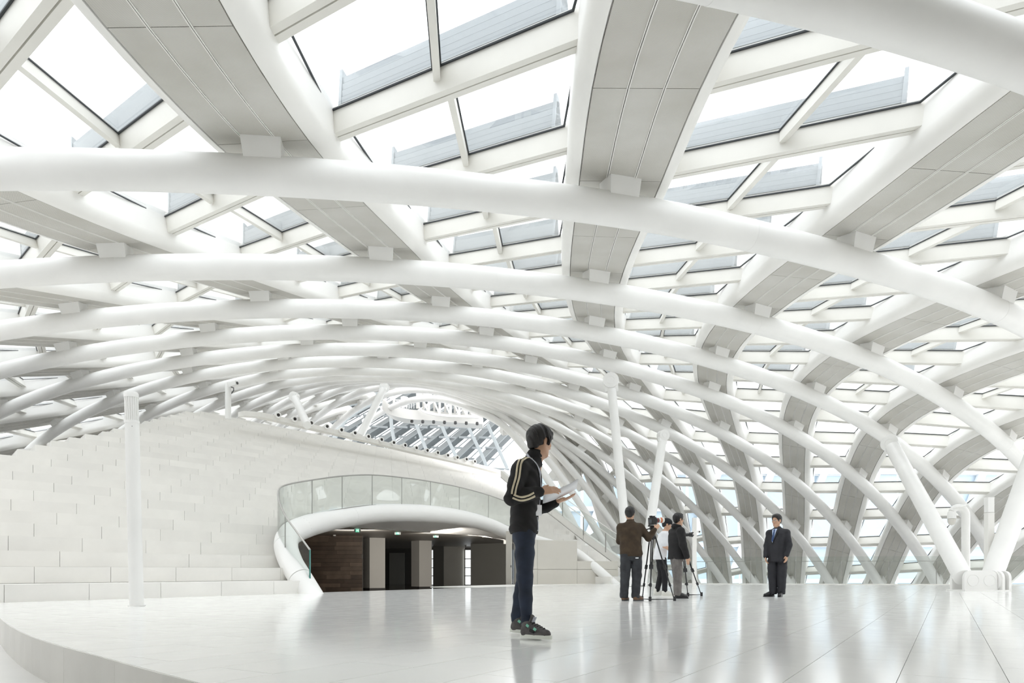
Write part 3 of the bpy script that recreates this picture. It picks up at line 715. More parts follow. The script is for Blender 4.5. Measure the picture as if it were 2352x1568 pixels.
st.hexa([(v.x, v.y, z) for z in (-.05, -.008) for v in (qa, qb, qb+SN*2.6, qa+SN*2.6)])
st.build('trim_1', M['stone'], None, label='white floor edge at the threshold of the dark foyer', cat='trim', kind='structure')
cl = MB(); cq = [SB+SN*6.5+SE*-16, SB+SN*6.5+SE*3, Vector((6, 54)), Vector((-20, 54)), Vector((-20, 30))]
cl.add([(v.x, v.y, CZ) for v in cq]+[(v.x, v.y, CZ+.15) for v in cq], [(4, 3, 2, 1, 0), (5, 6, 7, 8, 9)]+[(i, (i+1) % 5, 5+(i+1) % 5, 5+i) for i in range(5)])
cl.build('ceiling', M['foyer_ceiling'], None, label='low dim ceiling of the foyer with flush fittings', cat='ceiling', kind='structure')
# timber wall of separate planks
wd_ = ob('wall_left', None, None, tuple(at(760, 1300, 33.)), 'dark brown timber plank wall at the left inside the foyer', 'wall', None, 'structure')
o = Vector(wd_.location)
def plank_mat(i, c):
    return mat('plank_%d' % i, c, .55, var=.35, var_scale=2.2)
PK = [plank_mat(i, c) for i, c in enumerate([(.085, .058, .040), (.11, .078, .055), (.07, .047, .033), (.13, .092, .066)])]
x0, x1 = (655-PX)/FPX*33., (832-PX)/FPX*33.
for i in range(14):
    z = FZ+i*.2; x = x0-random.random()*.8
    while x < x1:
        L_ = random.uniform(1.0, 1.9); e = min(x+L_, x1); s = max(x, x0)
        if e > s+.05:
            mb = MB(); dd = random.uniform(0, .012)
            mb.hexa([Vector((a, 33+b-dd, c))-o for c in (z+.004, z+.196) for a, b in ((s+.003, 0), (e-.003, 0), (e-.003, .06), (s+.003, .06))])
            mb.build('plank', random.choice(PK), wd_)
        x += L_
MB().hexa([(x0-1, 33.08, FZ), (x1, 33.08, FZ), (x1, 33.2, FZ), (x0-1, 33.2, FZ), (x0-1, 33.08, CZ+.3), (x1, 33.08, CZ+.3), (x1, 33.2, CZ+.3), (x0-1, 33.2, CZ+.3)]).build('trim_2', M['foyer_dark'], None, label='dark backing behind the timber planks in the foyer', cat='wall', kind='structure')
vwall('wall_back', 'dim back wall deep inside the foyer behind the square pillars', 820, 52, 1090, 52, M['foyer_dark'])
vwall('wall_right', 'dark grey wall at the right inside the foyer', 1081, 42.8, 1164, 41.5, M['foyer_wall'])
vwall('wall_side', 'pale grey wall bay beside the narrow foyer window', 1017, 47.5, 1067, 47.5, M['beige'])
vwall('wall_pier', 'narrow dark pier beside the slit window in the foyer', 994.5, 46, 1019, 46, M['foyer_dark'])
vwall('wall_recess', 'grey recessed panel in the dark back wall of the foyer', 894, 51.5, 929, 51.5, M['foyer_wall'], FZ, 1.95)
vwall('wall_end', 'outer wall closing the far left of the foyer', 560, 26, 560, 54, M['foyer_dark'], FZ, 2.4)
for i, (xa, xm, xb, Y, lb) in enumerate(((828, 849, 882, 35., 'square grey foyer pillar nearest the timber wall'), (941, 963, 990, 38.2, 'second square grey foyer pillar, near the slit window'))):
    c = at(xm, 1312, Y); fw = (xb-xm)/FPX*Y; sw = (xm-xa)/FPX*Y
    r = ob('pillar', None, None, (c.x, c.y, FZ), lb, 'pillar', None)
    # near corner at the origin: light face runs right, dark face runs left and back
    a = Vector((fw, .32, 0)); b = Vector((-sw, .62, 0)); V = []
    for z in (0, CZ-FZ): V += [Vector((0, 0, z)), a+Vector((0, 0, z)), a+b+Vector((0, 0, z)), b+Vector((0, 0, z))]
    MB().hexa(V).build('shaft', M['pillar'], r)
    s = 1.02; V = []
    for z in (0, .12): V += [Vector((0, -.012, z)), a*s+Vector((0, -.012, z)), (a+b)*s+Vector((0, 0, z)), b*s+Vector((0, -.012, z))]
    MB().hexa(V).build('skirting', M['skirting'], r)
# narrow foyer windows
M['daylit'] = mat('bright_window_glass', (.80, .84, .86), .3, emit=.85)
WN += 1
for xa, xb, Y, lb in ((1066, 1082, 47.4, 'tall narrow bright window with grey bars at the back of the foyer'), (989, 995, 47.4, 'thin bright window slit beside the second foyer pillar')):
    r = ob('window_%d' % WN, None, None, tuple(at((xa+xb)/2, 1312, Y)), lb, 'window', None, 'structure'); WN += 1
    o = Vector(r.location)
    A, B = at(xa, 1344, Y)-o, at(xb, 1262, Y)-o
    mb = MB(); mb.hexa([(A.x, 0, A.z), (B.x, 0, A.z), (B.x, .03, A.z), (A.x, .03, A.z), (A.x, 0, B.z), (B.x, 0, B.z), (B.x, .03, B.z), (A.x, .03, B.z)]); mb.build('pane', M['daylit'], r)
    for y in (1262, 1283, 1303.5, 1322, 1343):
        z = at(xa, y, Y).z-o.z; mb = MB(); mb.box(((A.x+B.x)/2, -.03, z), ((B.x-A.x)/2, .03, .028)); mb.build('glazing_bar', M['foyer_wall'], r)
    mb = MB(); mb.box((A.x+.045, -.02, (A.z+B.z)/2), (.045, .03, (B.z-A.z)/2)); mb.build('jamb', M['beige'], r)
# beige panels and door at the right of the opening
bw = ob('wall_front', None, None, tuple(at(1290, 1341, 31.0)), 'beige panelled wall under the right side of the arched rim', 'wall', None, 'structure')
o = Vector(bw.location)
W0, W1 = Vector(((1196-PX)/FPX*29.2, 29.2, 0)), Vector(((1420-PX)/FPX*31.6, 31.6, 0)); d = (W1-W0).normalized(); n_ = Vector((-d.y, d.x, 0))*.08; Lw = (W1-W0).length
cuts = [0, Lw*.16, Lw*.56, Lw]
for i in range(3):
    for z0, z1 in ((-.5, .62), (.62, 1.9)):
        if i == 2 and z1 > 1: z1 = 1.0
        a = W0+d*(cuts[i]+.006)-o; b = W0+d*(cuts[i+1]-.006)-o
        mb = MB(); mb.hexa([v+Vector((0, 0, z+o.z*0)) for z in (z0+.006-0, z1-.006) for v in (a, b, b+n_, a+n_)])
        for_ = [(x, y, z-o.z*0) for x, y, z in mb.V]
        mb.V = [(x, y, z+o.z-o.z) for x, y, z in for_]
        mb.build('wall_panel', M['beige'], bw)
bw.location.z = 0
mb = MB(); a = W0-o+n_*1.2; b = W1-o+n_*1.2; mb.hexa([v+Vector((0, 0, z)) for z in (-.5, 1.0) for v in (a, b, b+n_*.5, a+n_*.5)]); mb.build('backing', M['beige'], bw)
dr = ob('door_1', None, None, (0, 0, 0), 'plain beige double door leaves at the right end of the foyer opening', 'door', None, 'structure')
for xa, xb, m in ((1162, 1176, 'beige'), (1176.5, 1179.5, 'skirting'), (1180, 1196, 'beige')):
    a, b = at(xa, 1349, 29.6), at(xb, 1349, 29.4)
    mb = MB(); mb.hexa([(v.x, v.y+dy, z) for z in (-.35, 2.3) for v, dy in ((a, 0), (b, 0), (b, .05), (a, .05))]); mb.build('door_leaf' if m == 'beige' else 'door_gap', M[m], dr)
for x in (1173.5, 1190):
    c = at(x, 1300, 29.4); mb = MB(); mb.box((c.x, c.y-.03, c.z), (.018, .02, .045)); mb.build('door_handle', M['dark'], dr)
# exit signs
M['sign_green'] = mat('sign_green', (.10, .55, .34), .5, emit=.6); M['sign_white'] = mat('sign_white', (.85, .85, .82), .5, emit=.5); M['sign_red'] = mat('sign_red', (.55, .16, .12), .5); M['sign_plate'] = mat('sign_clear_plate', (.55, .58, .55), .3)
for i, (x, y, Y) in enumerate(((821, 1216.5, 27.6), (913.5, 1222.5, 30.2), (1001, 1229.5, 33.))):
    c = at(x, y, Y); r = ob('exit_sign', None, None, tuple(c), 'small green hanging exit sign under the foyer ceiling, %s from the left' % ('first', 'second', 'third')[i], 'sign', 'foyer exit signs')
    w, h = .135, .095
    mb = MB(); mb.box((0, 0, .0), (w, .008, h)); mb.build('plate', M['sign_plate'], r)
    mb = MB(); mb.box((0, -.012, -.03), (.07, .006, .062)); mb.build('green_panel', M['sign_green'], r)
    mb = MB(); mb.box((0, -.012, .07), (w*.95, .006, .022)); mb.build('white_strip', M['sign_white'], r)
    mb = MB()
    for dx in (-.07, -.02, .03, .08): mb.box((dx, -.020, .072), (.016, .002, .010))
    mb.build('red_lettering', M['sign_red'], r)
    mb = MB()     # running figure and doorway
    mb.box((-.012, -.020, .008), (.010, .002, .010)); mb.bar((-.008, -.020, -.003), (-.016, -.020, -.036), .018, .004, (0, 1, 0)); mb.bar((-.016, -.020, -.036), (-.040, -.020, -.062), .011, .004, (0, 1, 0)); mb.bar((-.014, -.020, -.036), (.006, -.020, -.058), .011, .004, (0, 1, 0)); mb.bar((-.006, -.020, -.008), (.016, -.020, -.022), .009, .004, (0, 1, 0)); mb.bar((-.006, -.020, -.008), (-.032, -.020, -.018), .009, .004, (0, 1, 0))
    mb.box((.045, -.020, -.03), (.014, .002, .045)); mb.build('pictogram', M['sign_white'], r)
    mb = MB()
    for s in (-.1, .1): mb.bar((s, 0, h), (s, 0, CZ-c.z+.02), .012, .012, (1, 0, 0))
    mb.build('hanger', M['dark'], r)
# small fittings in the foyer ceiling
for x, y, lb in ((768, 1231, 'small black dome camera under the foyer ceiling near the timber wall'), (1069.5, 1253, 'small black dome camera under the foyer ceiling by the narrow window')):
    Y = (CZ-EYE-.06)*FPX/(HY-y); c = at(x, y, Y); r = ob('dome_camera', None, None, (c.x, c.y, CZ), lb, 'camera')
    mb = MB(); mb.lathe((0, 0, 0), [(.07, 0), (.07, -.05), (.055, -.055)], 16); mb.build('base', M['pillar'], r, True)
    mb = MB(); mb.lathe((0, 0, -.05), [(.05, 0), (.042, -.03), (.02, -.048), (.004, -.05)], 16); mb.build('dome', M['dark'], r, True)

# added fill lights behind the hood, standing in for hall light on the pillars
for x_, y_, pw in ((-6.5, 28.2, 42.), (-3.2, 30.4, 42.), (-1.2, 32.5, 30.)):
    ld = bpy.data.lights.new('foyer_fill', 'AREA'); ld.energy = pw; ld.shape = 'RECTANGLE'; ld.size = 1.6; ld.size_y = .3; ld.color = (1, .95, .87)
    lo_ = bpy.data.objects.new('foyer_fill', ld); COL.objects.link(lo_); lo_.location = (x_, y_, 2.1); lo_.rotation_euler = (math.radians(70), 0, 0)
# ------------------------------------------------------------------ the far side of the shell seen over the parapet
M['far_rib'] = mat('far_rib_shaded', (.17, .185, .19), .6); M['far_top'] = mat('far_lit_paint', (.40, .42, .43), .6); M['far_tube'] = mat('far_tube_paint', (.50, .53, .54), .5); M['bridge'] = mat('bridge_paint', (.60, .59, .565), .5)  # far ribs: shade underneath and light on top are put into the colours
FY = 97.
FR = [((560, 1010), (700, 940)), ((600, 1035), (800, 935)), ((660, 1035), (870, 915)), ((735, 1030), (905, 930)), ((784, 1040), (950, 935)), ((830, 1050), (1000, 935)), ((866, 1062), (1045, 938)), ((912, 1076), (1090, 938)), ((962, 1080), (1125, 945)), ((1010, 1094), (1160, 952)), ((1070, 1094), (1190, 975))]
for i, (a, b) in enumerate(FR):
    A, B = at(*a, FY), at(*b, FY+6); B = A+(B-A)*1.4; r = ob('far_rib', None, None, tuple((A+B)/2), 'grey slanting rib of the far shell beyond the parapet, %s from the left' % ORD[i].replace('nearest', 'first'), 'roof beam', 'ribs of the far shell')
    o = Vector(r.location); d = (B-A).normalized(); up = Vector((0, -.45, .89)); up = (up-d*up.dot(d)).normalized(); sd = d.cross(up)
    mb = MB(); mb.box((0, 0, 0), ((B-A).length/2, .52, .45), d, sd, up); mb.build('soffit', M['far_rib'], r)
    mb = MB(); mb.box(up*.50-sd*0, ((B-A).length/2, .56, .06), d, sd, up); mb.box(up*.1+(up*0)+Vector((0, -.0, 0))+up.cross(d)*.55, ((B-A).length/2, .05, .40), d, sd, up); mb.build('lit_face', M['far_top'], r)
FT = [[(660, 1010), (690, 975), (740, 938), (800, 908), (860, 897)], [(712, 1000), (745, 962), (790, 935), (850, 908), (890, 905)], [(765, 1012), (790, 968), (830, 938), (880, 915)], [(898, 946), (899, 975), (905, 1010), (915, 1040)], [(948, 955), (960, 985), (980, 1035), (990, 1060)], [(1006, 955), (1022, 995), (1046, 1045), (1060, 1080)], [(1066, 958), (1085, 1000), (1110, 1052), (1122, 1085)], [(1120, 975), (1140, 1020), (1165, 1075)]]
for i, pl in enumerate(FT):
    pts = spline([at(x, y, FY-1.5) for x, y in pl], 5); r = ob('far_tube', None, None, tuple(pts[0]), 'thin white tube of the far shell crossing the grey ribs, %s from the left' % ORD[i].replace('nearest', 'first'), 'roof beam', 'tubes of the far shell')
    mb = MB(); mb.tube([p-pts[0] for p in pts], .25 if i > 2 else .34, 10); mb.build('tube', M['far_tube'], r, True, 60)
WN += 1
r = ob('window_%d' % WN, None, None, (0, FY+2.4, 0), 'distant glazing bars and panes between the far grey ribs', 'skylight', None, 'structure')
o = Vector(r.location)
for y, xa, xb in ((925, 700, 900), (950, 650, 1000), (975, 620, 1150), (998, 640, 1180), (1022, 700, 1180), (1048, 820, 1180), (1072, 900, 1190)):
    for i in range(int((xb-xa)/46)):
        x = xa+i*46
        a, b = at(x, y+2+i*.4, FY+2.4)-o, at(x+40, y+4+i*.4, FY+2.4)-o
        mb = MB(); mb.bar(a, b, .35, .28); mb.build('transom', M['far_top'], r)
for i in range(11):
    (xa, ya), (xb, yb) = FR[i]
    a, b = at(xa+26, ya, FY+2.6)-o, at(xb+26, yb, FY+6.6)-o; mb = MB(); mb.bar(a, b, .14, .14); mb.build('mullion', M['far_top'], r)
    a, b = at(xa+8, ya, FY+3.4)-o, at(xb+8, yb, FY+7.4)-o; c, d = at(xa+48, ya, FY+3.4)-o, at(xb+48, yb, FY+7.4)-o
    mb = MB(); mb.hexa([a, c, d, b]+[p+Vector((0, .03, 0)) for p in (a, c, d, b)]); mb.build('glass_pane', M['glass'], r)

# ------------------------------------------------------------------ high footbridge under the crown of the roof
BY = 66.
r = ob('footbridge', None, None, tuple(at(960, 950, BY)), 'curved white truss footbridge hung high under the crown, beyond the parapet', 'bridge')
o = Vector(r.location)
deck = spline([at(x, y, Y) for x, y, Y in ((878, 930, BY-2), (900, 944, BY-2), (940, 953, BY-1), (985, 956, BY), (1030, 960, BY+1), (1075, 963, BY+2), (1108, 965, BY+3))], 5)
def ribbon(name, pts, dz0, dz1, th, m):
    V = []; F = []
    for p in pts:
        p = p-o; V += [p+Vector((0, 0, dz0)), p+Vector((0, th, dz0)), p+Vector((0, th, dz1)), p+Vector((0, 0, dz1))]
    for i in range(len(pts)-1):
        for k in range(4): F.append((i*4+k, i*4+(k+1) % 4, i*4+4+(k+1) % 4, i*4+4+k))
    F += [(3, 2, 1, 0), tuple(len(V)-4+k for k in range(4))]
    ob(name, mesh(name, V, F, m), r)
ribbon('deck', deck, -.38, .55, 2.2, M['bridge'])
ribbon('deck_edge', spline([at(x, y, BY-1.2) for x, y in ((962, 930), (968, 941), (985, 948), (1020, 953), (1060, 955), (1100, 957))], 5), -.12, .10, .2, M['strip'])
top = [(884, 884), (905, 888), (960, 890), (985, 893), (1010, 899), (1035, 906), (1055, 916), (1072, 928), (1088, 940)]
bot = [(884, 932), (905, 936), (960, 938), (985, 949), (1010, 952), (1035, 954), (1055, 955), (1072, 956), (1088, 957)]
for i in range(len(top)):
    mb = MB(); mb.bar(at(*bot[i], BY)-o, at(*top[i], BY)-o, .34 if i in (0, 2) else .22, .22, (0, 1, 0)); mb.build('truss_post', M['bridge'], r)
    if i >= 3:
        mb = MB(); a, b = (top[i-1], bot[i]); mb.bar(at(*a, BY)-o, at(*b, BY)-o, .18, .16, (0, 1, 0)); mb.build('truss_diagonal', M['bridge'], r)
        mx = ((top[i][0]+top[i-1][0])/2, (top[i][1]+top[i-1][1])/2); bx = ((bot[i][0]+bot[i-1][0])/2, (bot[i][1]+bot[i-1][1])/2)
        mb = MB(); mb.bar(at(*bx, BY+1.6)-o, at(*mx, BY+1.6)-o, .2, .16, (0, 1, 0)); mb.build('truss_post', M['bridge'], r)
mb = MB(); mb.tube([at(*p, BY)-o for p in top], .26, 8); mb.build('top_chord', M['bridge'], r, True)
mb = MB(); mb.bar(at(905, 930, BY-.5)-o, at(936, 930, BY-.5)-o, .12, .35, (0, 0, 1)); mb.build('gate', M['strip'], r)
for k in range(9):
    x = 906+k*5.6; mb = MB(); mb.bar(at(x, 938, BY-.6)-o, at(x, 918, BY-.6)-o, .05, .05, (0, 1, 0)); mb.build('baluster', M['strip'], r)
mb = MB(); mb.bar(at(903, 918, BY-.6)-o, at(955, 920, BY-.6)-o, .07, .07); mb.build('hand_rail', M['strip'], r)
for k in range(7):
    x = 946+k*25; c = at(x, 966+k*.9, BY-.5)-o; mb = MB(); mb.lathe(c, [(.12, .1), (.16, -.1), (.1, -.2)], 8); mb.build('spotlight', M['dark'], r)

# ------------------------------------------------------------------ slender steel struts with pin joints
def strut(name, label, a, b, ra, rb, disc_r=None, disc_n=(0, -1, 0), cap_t=.16):
    a, b = Vector(a), Vector(b); r = ob(name, None, None, tuple(a), label, 'column', None)
    d = (b-a).normalized(); L = (b-a).length
    mb = MB(); mb.tube([(0, 0, 0), d*.05, d*(L*.5), d*(L-.35 if disc_r else L)], [ra, ra, (ra+rb)/2, rb], 22); mb.build('shaft', M['paint'], r, True, 50)
    if disc_r:
        n = Vector(disc_n).normalized(); c = b-a
        side = d.cross(n).normalized()
        mb = MB(); mb.box(c-d*.12, (disc_r*.82, cap_t*.55, disc_r*1.0), side, n, d); mb.build('tongue', M['paint'], r)
        mb = MB(); mb.lathe(c-n*cap_t, [(disc_r, 0), (disc_r, cap_t*2)], 28, n); mb.build('pin_plate', M['paint'], r, True, 40)
        for s in (1, -1):
            mb = MB(); mb.lathe(c+n*(cap_t*s), [(disc_r*.52, -.004*s), (disc_r*.52, .014*s), (disc_r*.46, .016*s), (disc_r*.44, .006*s), (.01, .007*s)], 24, n); mb.build('pin_cap', M['paint'], r, True, 30)
    return r
strut('strut', 'tall slim white strut with round pin plate, hanging behind the man in brown', at(1449, 1347, 25.), at(1403, 874, 26.0), .175, .165, .30, (-.15, -1, .1), .10)
strut('strut', 'shorter slim white strut with pin plate, leaning right behind the camera tripod', at(1473, 1347, 25.2), at(1523, 1000, 27.5), .19, .17, .22, (.35, -1, 0), .13)
strut('strut', 'white strut with pin plate leaning left above the parapet nozzles', at(706, 976, 34.), at(676, 911, 37.5), .20, .20, .26, (-.2, -1, 0), .16)
strut('strut', 'long white strut with pin plate at the crown beside the footbridge', at(826, 1003, 46.), at(883, 889, 50.), .27, .24, .34, (-.15, -1, 0), .18)
# V pair at the right with its pinned foot
VA_ = at(2213, 1326, 19.2); VB_ = at(2276, 1328, 19.6)
strut('strut', 'thick white strut rising left from the pinned steel foot', VA_, at(2046, 1020, 26.2), .25, .26, .32, (-.75, -.62, .2), .16)
strut('strut', 'thick white strut rising right from the pinned steel foot, cut by frame edge', VB_, at(2452, 850, 24.), .27, .38)
fr = ob('pin_foot', None, None, (at(2241, 1357, 19.2).x, 19.1, 0), 'squat white steel foot with round pins where two struts meet', 'bracket')
def slab_round(cx, w, h, th, y, n=8, rad=.2):
    pts = [(-w, 0), (w, 0)]
    for a in np.linspace(0, math.pi/2, n): pts.append((w-rad+rad*math.cos(a), h-rad+rad*math.sin(a)))
    for a in np.linspace(math.pi/2, math.pi, n): pts.append((-w+rad+rad*math.cos(a), h-rad+rad*math.sin(a)))
    m = len(pts); V = [(cx+x, y, z) for x, z in pts]+[(cx+x, y+th, z) for x, z in pts]
    return V, [tuple(range(m)), tuple(range(m, 2*m))[::-1]]+[(i, m+i, m+(i+1) % m, (i+1) % m) for i in range(m)]
for y in (-.12, .42):
    V, F = slab_round(0, .46, .58, .10, y); ob('cheek_plate', mesh('cheek_plate', V, [f[::-1] for f in F], M['paint'], True, 30), fr)
for cx in (-.22, .235):
    mb = MB(); mb.lathe((cx, -.12, .30), [(.165, -.03), (.165, .012), (.158, .018), (.150, .004), (.01, .004)], 28, (0, -1, 0)); mb.build('pin', M['paint'], fr, True, 30)
mb = MB(); mb.lathe((.60, .10, .29), [(.29, -.13), (.29, .0)], 26, (1, 0, 0)); mb.build('pin_plate', M['paint'], fr, True, 40)
for x in (.52, .70):
    V, F = slab_round(0, .33, .56, .07, 0); V = [(x+yy, .1+xx, zz) for xx, yy, zz in V]; ob('cheek_plate', mesh('cheek_plate', V, F, M['paint'], True, 30), fr)
mb = MB(); mb.box((.1, .18, .02), (.62, .42, .02)); mb.build('base_plate', M['paint'], fr)

# ------------------------------------------------------------------ light column at left, posts and cameras
c = at(314, 1391, 10.85); r = ob('light_column', None, None, (c.x, c.y, 0), 'tall round white light column standing before the stone steps at left', 'column')
d = Vector((-.088, 0, 3.39)).normalized(); R = .103
def seg(name, z0, z1, rad, m, prof=None):
    mb = MB(); mb.lathe(d*z0, prof or [(rad, 0), (rad, z1-z0)], 32, d); mb.build(name, m, r, True, 50)
seg('shaft', .012, 2.90, R, M['paint']); seg('foot_ring', 0, .02, .125, M['paint'])
seg('collar', 2.90, 2.94, R+.006, M['paint']); seg('collar', 3.31, 3.40, R+.004, M['paint'], [(R+.004, 0), (R+.004, .06), (R-.01, .085), (.02, .09)])
seg('lamp_core', 2.94, 3.31, R-.012, M['paint'])
for k in range(20):
    a = 2*math.pi*k/20; x = d.orthogonal().normalized(); y = d.cross(x)
    p = x*math.cos(a)*(R-.010)+y*math.sin(a)*(R-.010); mb = MB(); mb.bar(d*2.94+p, d*3.31+p, .018, .016, p); mb.build('louvre_fin', M['paint'], r)
mb = MB(); mb.lathe(d*2.84+Vector((.05, -.09, 0)), [(.006, 0), (.006, .004)], 8, (0.4, -1, 0)); mb.build('sensor', M['dark'], r)

# hooked post with dome camera and plain post
c = at(2218, 1350, 22.5); r = ob('camera_post', None, None, (c.x, c.y, 0), 'white hooked post with a hanging dome camera, left of the pinned foot', 'post')
pts = [Vector((0, 0, z)) for z in (0, 1., 2.0, 2.42)]+[Vector((-.24+.24*math.cos(a), 0, 2.42+.24*math.sin(a))) for a in np.linspace(.2, math.pi*.85, 9)]
mb = MB(); mb.tube(pts, [.125]*4+[.125]*3+[.12]*2+[.11]*4, 18); mb.build('post', M['paint'], r, True, 60)
mb = MB(); mb.lathe((-.46, 0, 2.16), [(.05, .42), (.12, .34), (.135, .16), (.135, .13)], 20); mb.build('housing', M['paint'], r, True, 50)
mb = MB(); mb.lathe((-.46, 0, 2.16), [(.125, .125), (.125, .04), (.09, -.05), (.01, -.09)], 20); mb.build('dome', M['pillar'], r, True, 60)
mb = MB(); mb.lathe((-.24, 0, 2.66), [(.20, 0), (.24, .03), (.2, .06)], 16, (-.2, 0, 1)); mb.build('rain_lid', M['paint'], r, True, 30)
c = at(2272, 1350, 20.6); r = ob('post', None, None, (c.x, c.y, 0), 'plain square white post standing behind the pinned foot', 'post')
mb = MB(); mb.box((0, 0, 1.16), (.095, .095, 1.16)); mb.build('shaft', M['strip'], r)
mb = MB(); mb.box((0, 0, 2.54), (.093, .093, .21)); mb.box((0, 0, 2.765), (.1, .1, .015)); mb.build('lamp_head', M['paint'], r)
c = at(1595, 1355, 21.); r = ob('post', None, None, (c.x, c.y, 0), 'slim white post with a tiny camera, behind the man in grey trousers', 'post')
mb = MB(); mb.box((0, 0, 1.1), (.058, .05, 1.1)); mb.build('shaft', M['strip'], r)
mb = MB(); mb.bar((.05, -.02, 1.77), (.16, -.10, 1.77), .07, .07); mb.build('camera_body', M['paint'], r)
mb = MB(); mb.lathe((.115, -.125, 1.765), [(.022, 0), (.022, .03)], 10, (.2, -1, 0)); mb.build('lens', M['dark'], r)
c = on_top(524, 948); r = ob('camera_post', None, None, (c.x, c.y, c.z-.3), 'white post with bullet camera on top of the stone steps', 'post')
s = c.y/FPX
mb = MB(); mb.lathe((0, 0, 0), [(6.6*s, 0), (6.6*s, 66*s+.3), (5*s, 70*s+.3)], 16); mb.build('post', M['paint'], r, True, 40)
mb = MB(); mb.bar((5*s, -.05, 62*s+.3), (24*s, -.2, 66*s+.3), 9*s, 9*s); mb.build('camera_body', M['paint'], r)
mb = MB(); mb.lathe((24*s, -.2, 66*s+.3), [(3*s, 0), (3*s, 2*s)], 10, (1, -.2, .05)); mb.build('lens', M['dark'], r)
mb = MB(); mb.tube([(9*s, -.12, 58*s+.3), (15*s, -.12, 56*s+.3), (15*s, -.12, 50*s+.3), (10*s, -.12, 43*s+.3)], 1.1*s, 6); mb.build('cable', M['dark'], r, True)

# ------------------------------------------------------------------ pale glass building outside, seen through the lower panes
M['out_glass'] = mat('outside_blue_glass', (.52, .63, .72), .25); M['out_frame'] = mat('outside_frame', (.75, .77, .80), .5)
r = ob('glass_building', None, None, (28., 78., -4.6), 'pale blue glass building outside, beyond the lower panes of the right wall', 'building')
rnd = random.Random(3); W_ = 6.
for i in range(16):
    for j in range(4):
        mb = MB(); x = -44+i*W_; z = j*4.1
        mb.box((x+W_/2, rnd.uniform(-.25, .25), z+2.), (W_/2-.15, .08, 1.85)); mb.build('glass_panel', M['out_glass'], r)
for i in range(17):
    mb = MB(); x = -44+i*W_; mb.bar((x-3, -.5, 0), (x+3.5, -.5, 16.6), .8, .4, (0, 1, 0)); mb.build('slanted_fin', M['out_frame'], r)
for j in range(5):
    mb = MB(); mb.box((4, -.3, j*4.1), (50, .35, .22)); mb.build('floor_band', M['out_frame'], r)

# unseen slab added over the far end to block overhead sky light
mb = MB(); mb.hexa([(-70, 58, 23.5), (45, 58, 23.5), (45, 112, 36), (-70, 112, 36), (-70, 58, 24), (45, 58, 24), (45, 112, 36.5), (-70, 112, 36.5)])
mb.build('ceiling', M['paint'], None, label='unseen white slab added above the footbridge to block overhead sky light', cat='ceiling', kind='structure')
# ------------------------------------------------------------------ unseen walls and ceiling added behind the viewpoint to keep out sky light
M['back_wall'] = mat('unseen_wall', (.84, .83, .80), .6); M['back_ceiling'] = mat('unseen_ceiling', (.83, .82, .79), .6)
mb = MB(); mb.box((2, -11, 3.6), (36, .15, 4.2)); mb.build('wall_back', M['back_wall'], None, label='unseen white end wall added behind the viewpoint to keep out sky light', cat='wall', kind='structure')
mb = MB()
mb.hexa([(-34, -11, 7.4), (38, -11, 7.4), (38, 12, 6.9), (-34, -1.5, 7.2), (-34, -11, 7.7), (38, -11, 7.7), (38, 12, 7.2), (-34, -1.5, 7.5)])
mb.build('ceiling', M['back_ceiling'], None, label='unseen white ceiling added behind the viewpoint to keep out sky light', cat='ceiling', kind='structure')
mb = MB(); mb.box((-34, -2, 3.6), (.15, 9.5, 4.2)); mb.build('wall_left', M['back_wall'], None, label='unseen white side wall added far left of the viewpoint against sky light', cat='wall', kind='structure')
mb = MB(); mb.box((38, 2, 3.6), (.15, 13, 4.2)); mb.build('wall_right', M['back_wall'], None, label='unseen white side wall added far right of the viewpoint against sky light', cat='wall', kind='structure')
mb = MB(); mb.box((-37, 36, 1.2), (.2, 29, 5.2)); mb.build('wall_side', M['back_wall'], None, label='unseen low wall added far left of the steps to cut side light', cat='wall', kind='structure')  # added solid wall, cuts the sky light coming in from the left
edge = [(-6, 1.5, 6.9), (-9., 1.2, 6.6), (-14.0, 5.3, 6.4), (-19.6, 10.9, 6.3), (-24.1, 16.8, 6.3), (-27.5, 23.2, 6.2), (-29.8, 29.7, 6.2), (-31.5, 36.4, 6.2), (-32.3, 43.1, 6.3), (-32.5, 50., 6.4), (-32., 62., 6.7), (-30.8, 68., 7.2)]  # added roof strip, covers the open sky at left to cut light
V = []; F = []
for x, y, z in edge: V += [(x, y, z), (min(x, -37.2), y, 6.2), (min(x, -37.2), y, 6.5), (x, y, z+.3)]
V = [(x, y, z) for x, y, z in V]
for i in range(len(edge)-1):
    for k in range(4): F.append((i*4+k, i*4+(k+1) % 4, i*4+4+(k+1) % 4, i*4+4+k))
ob('ceiling', mesh('ceiling', V, F, M['back_ceiling']), None, None, 'unseen roof strip added far left of the glazed vault to cut light', 'ceiling', None, 'structure')
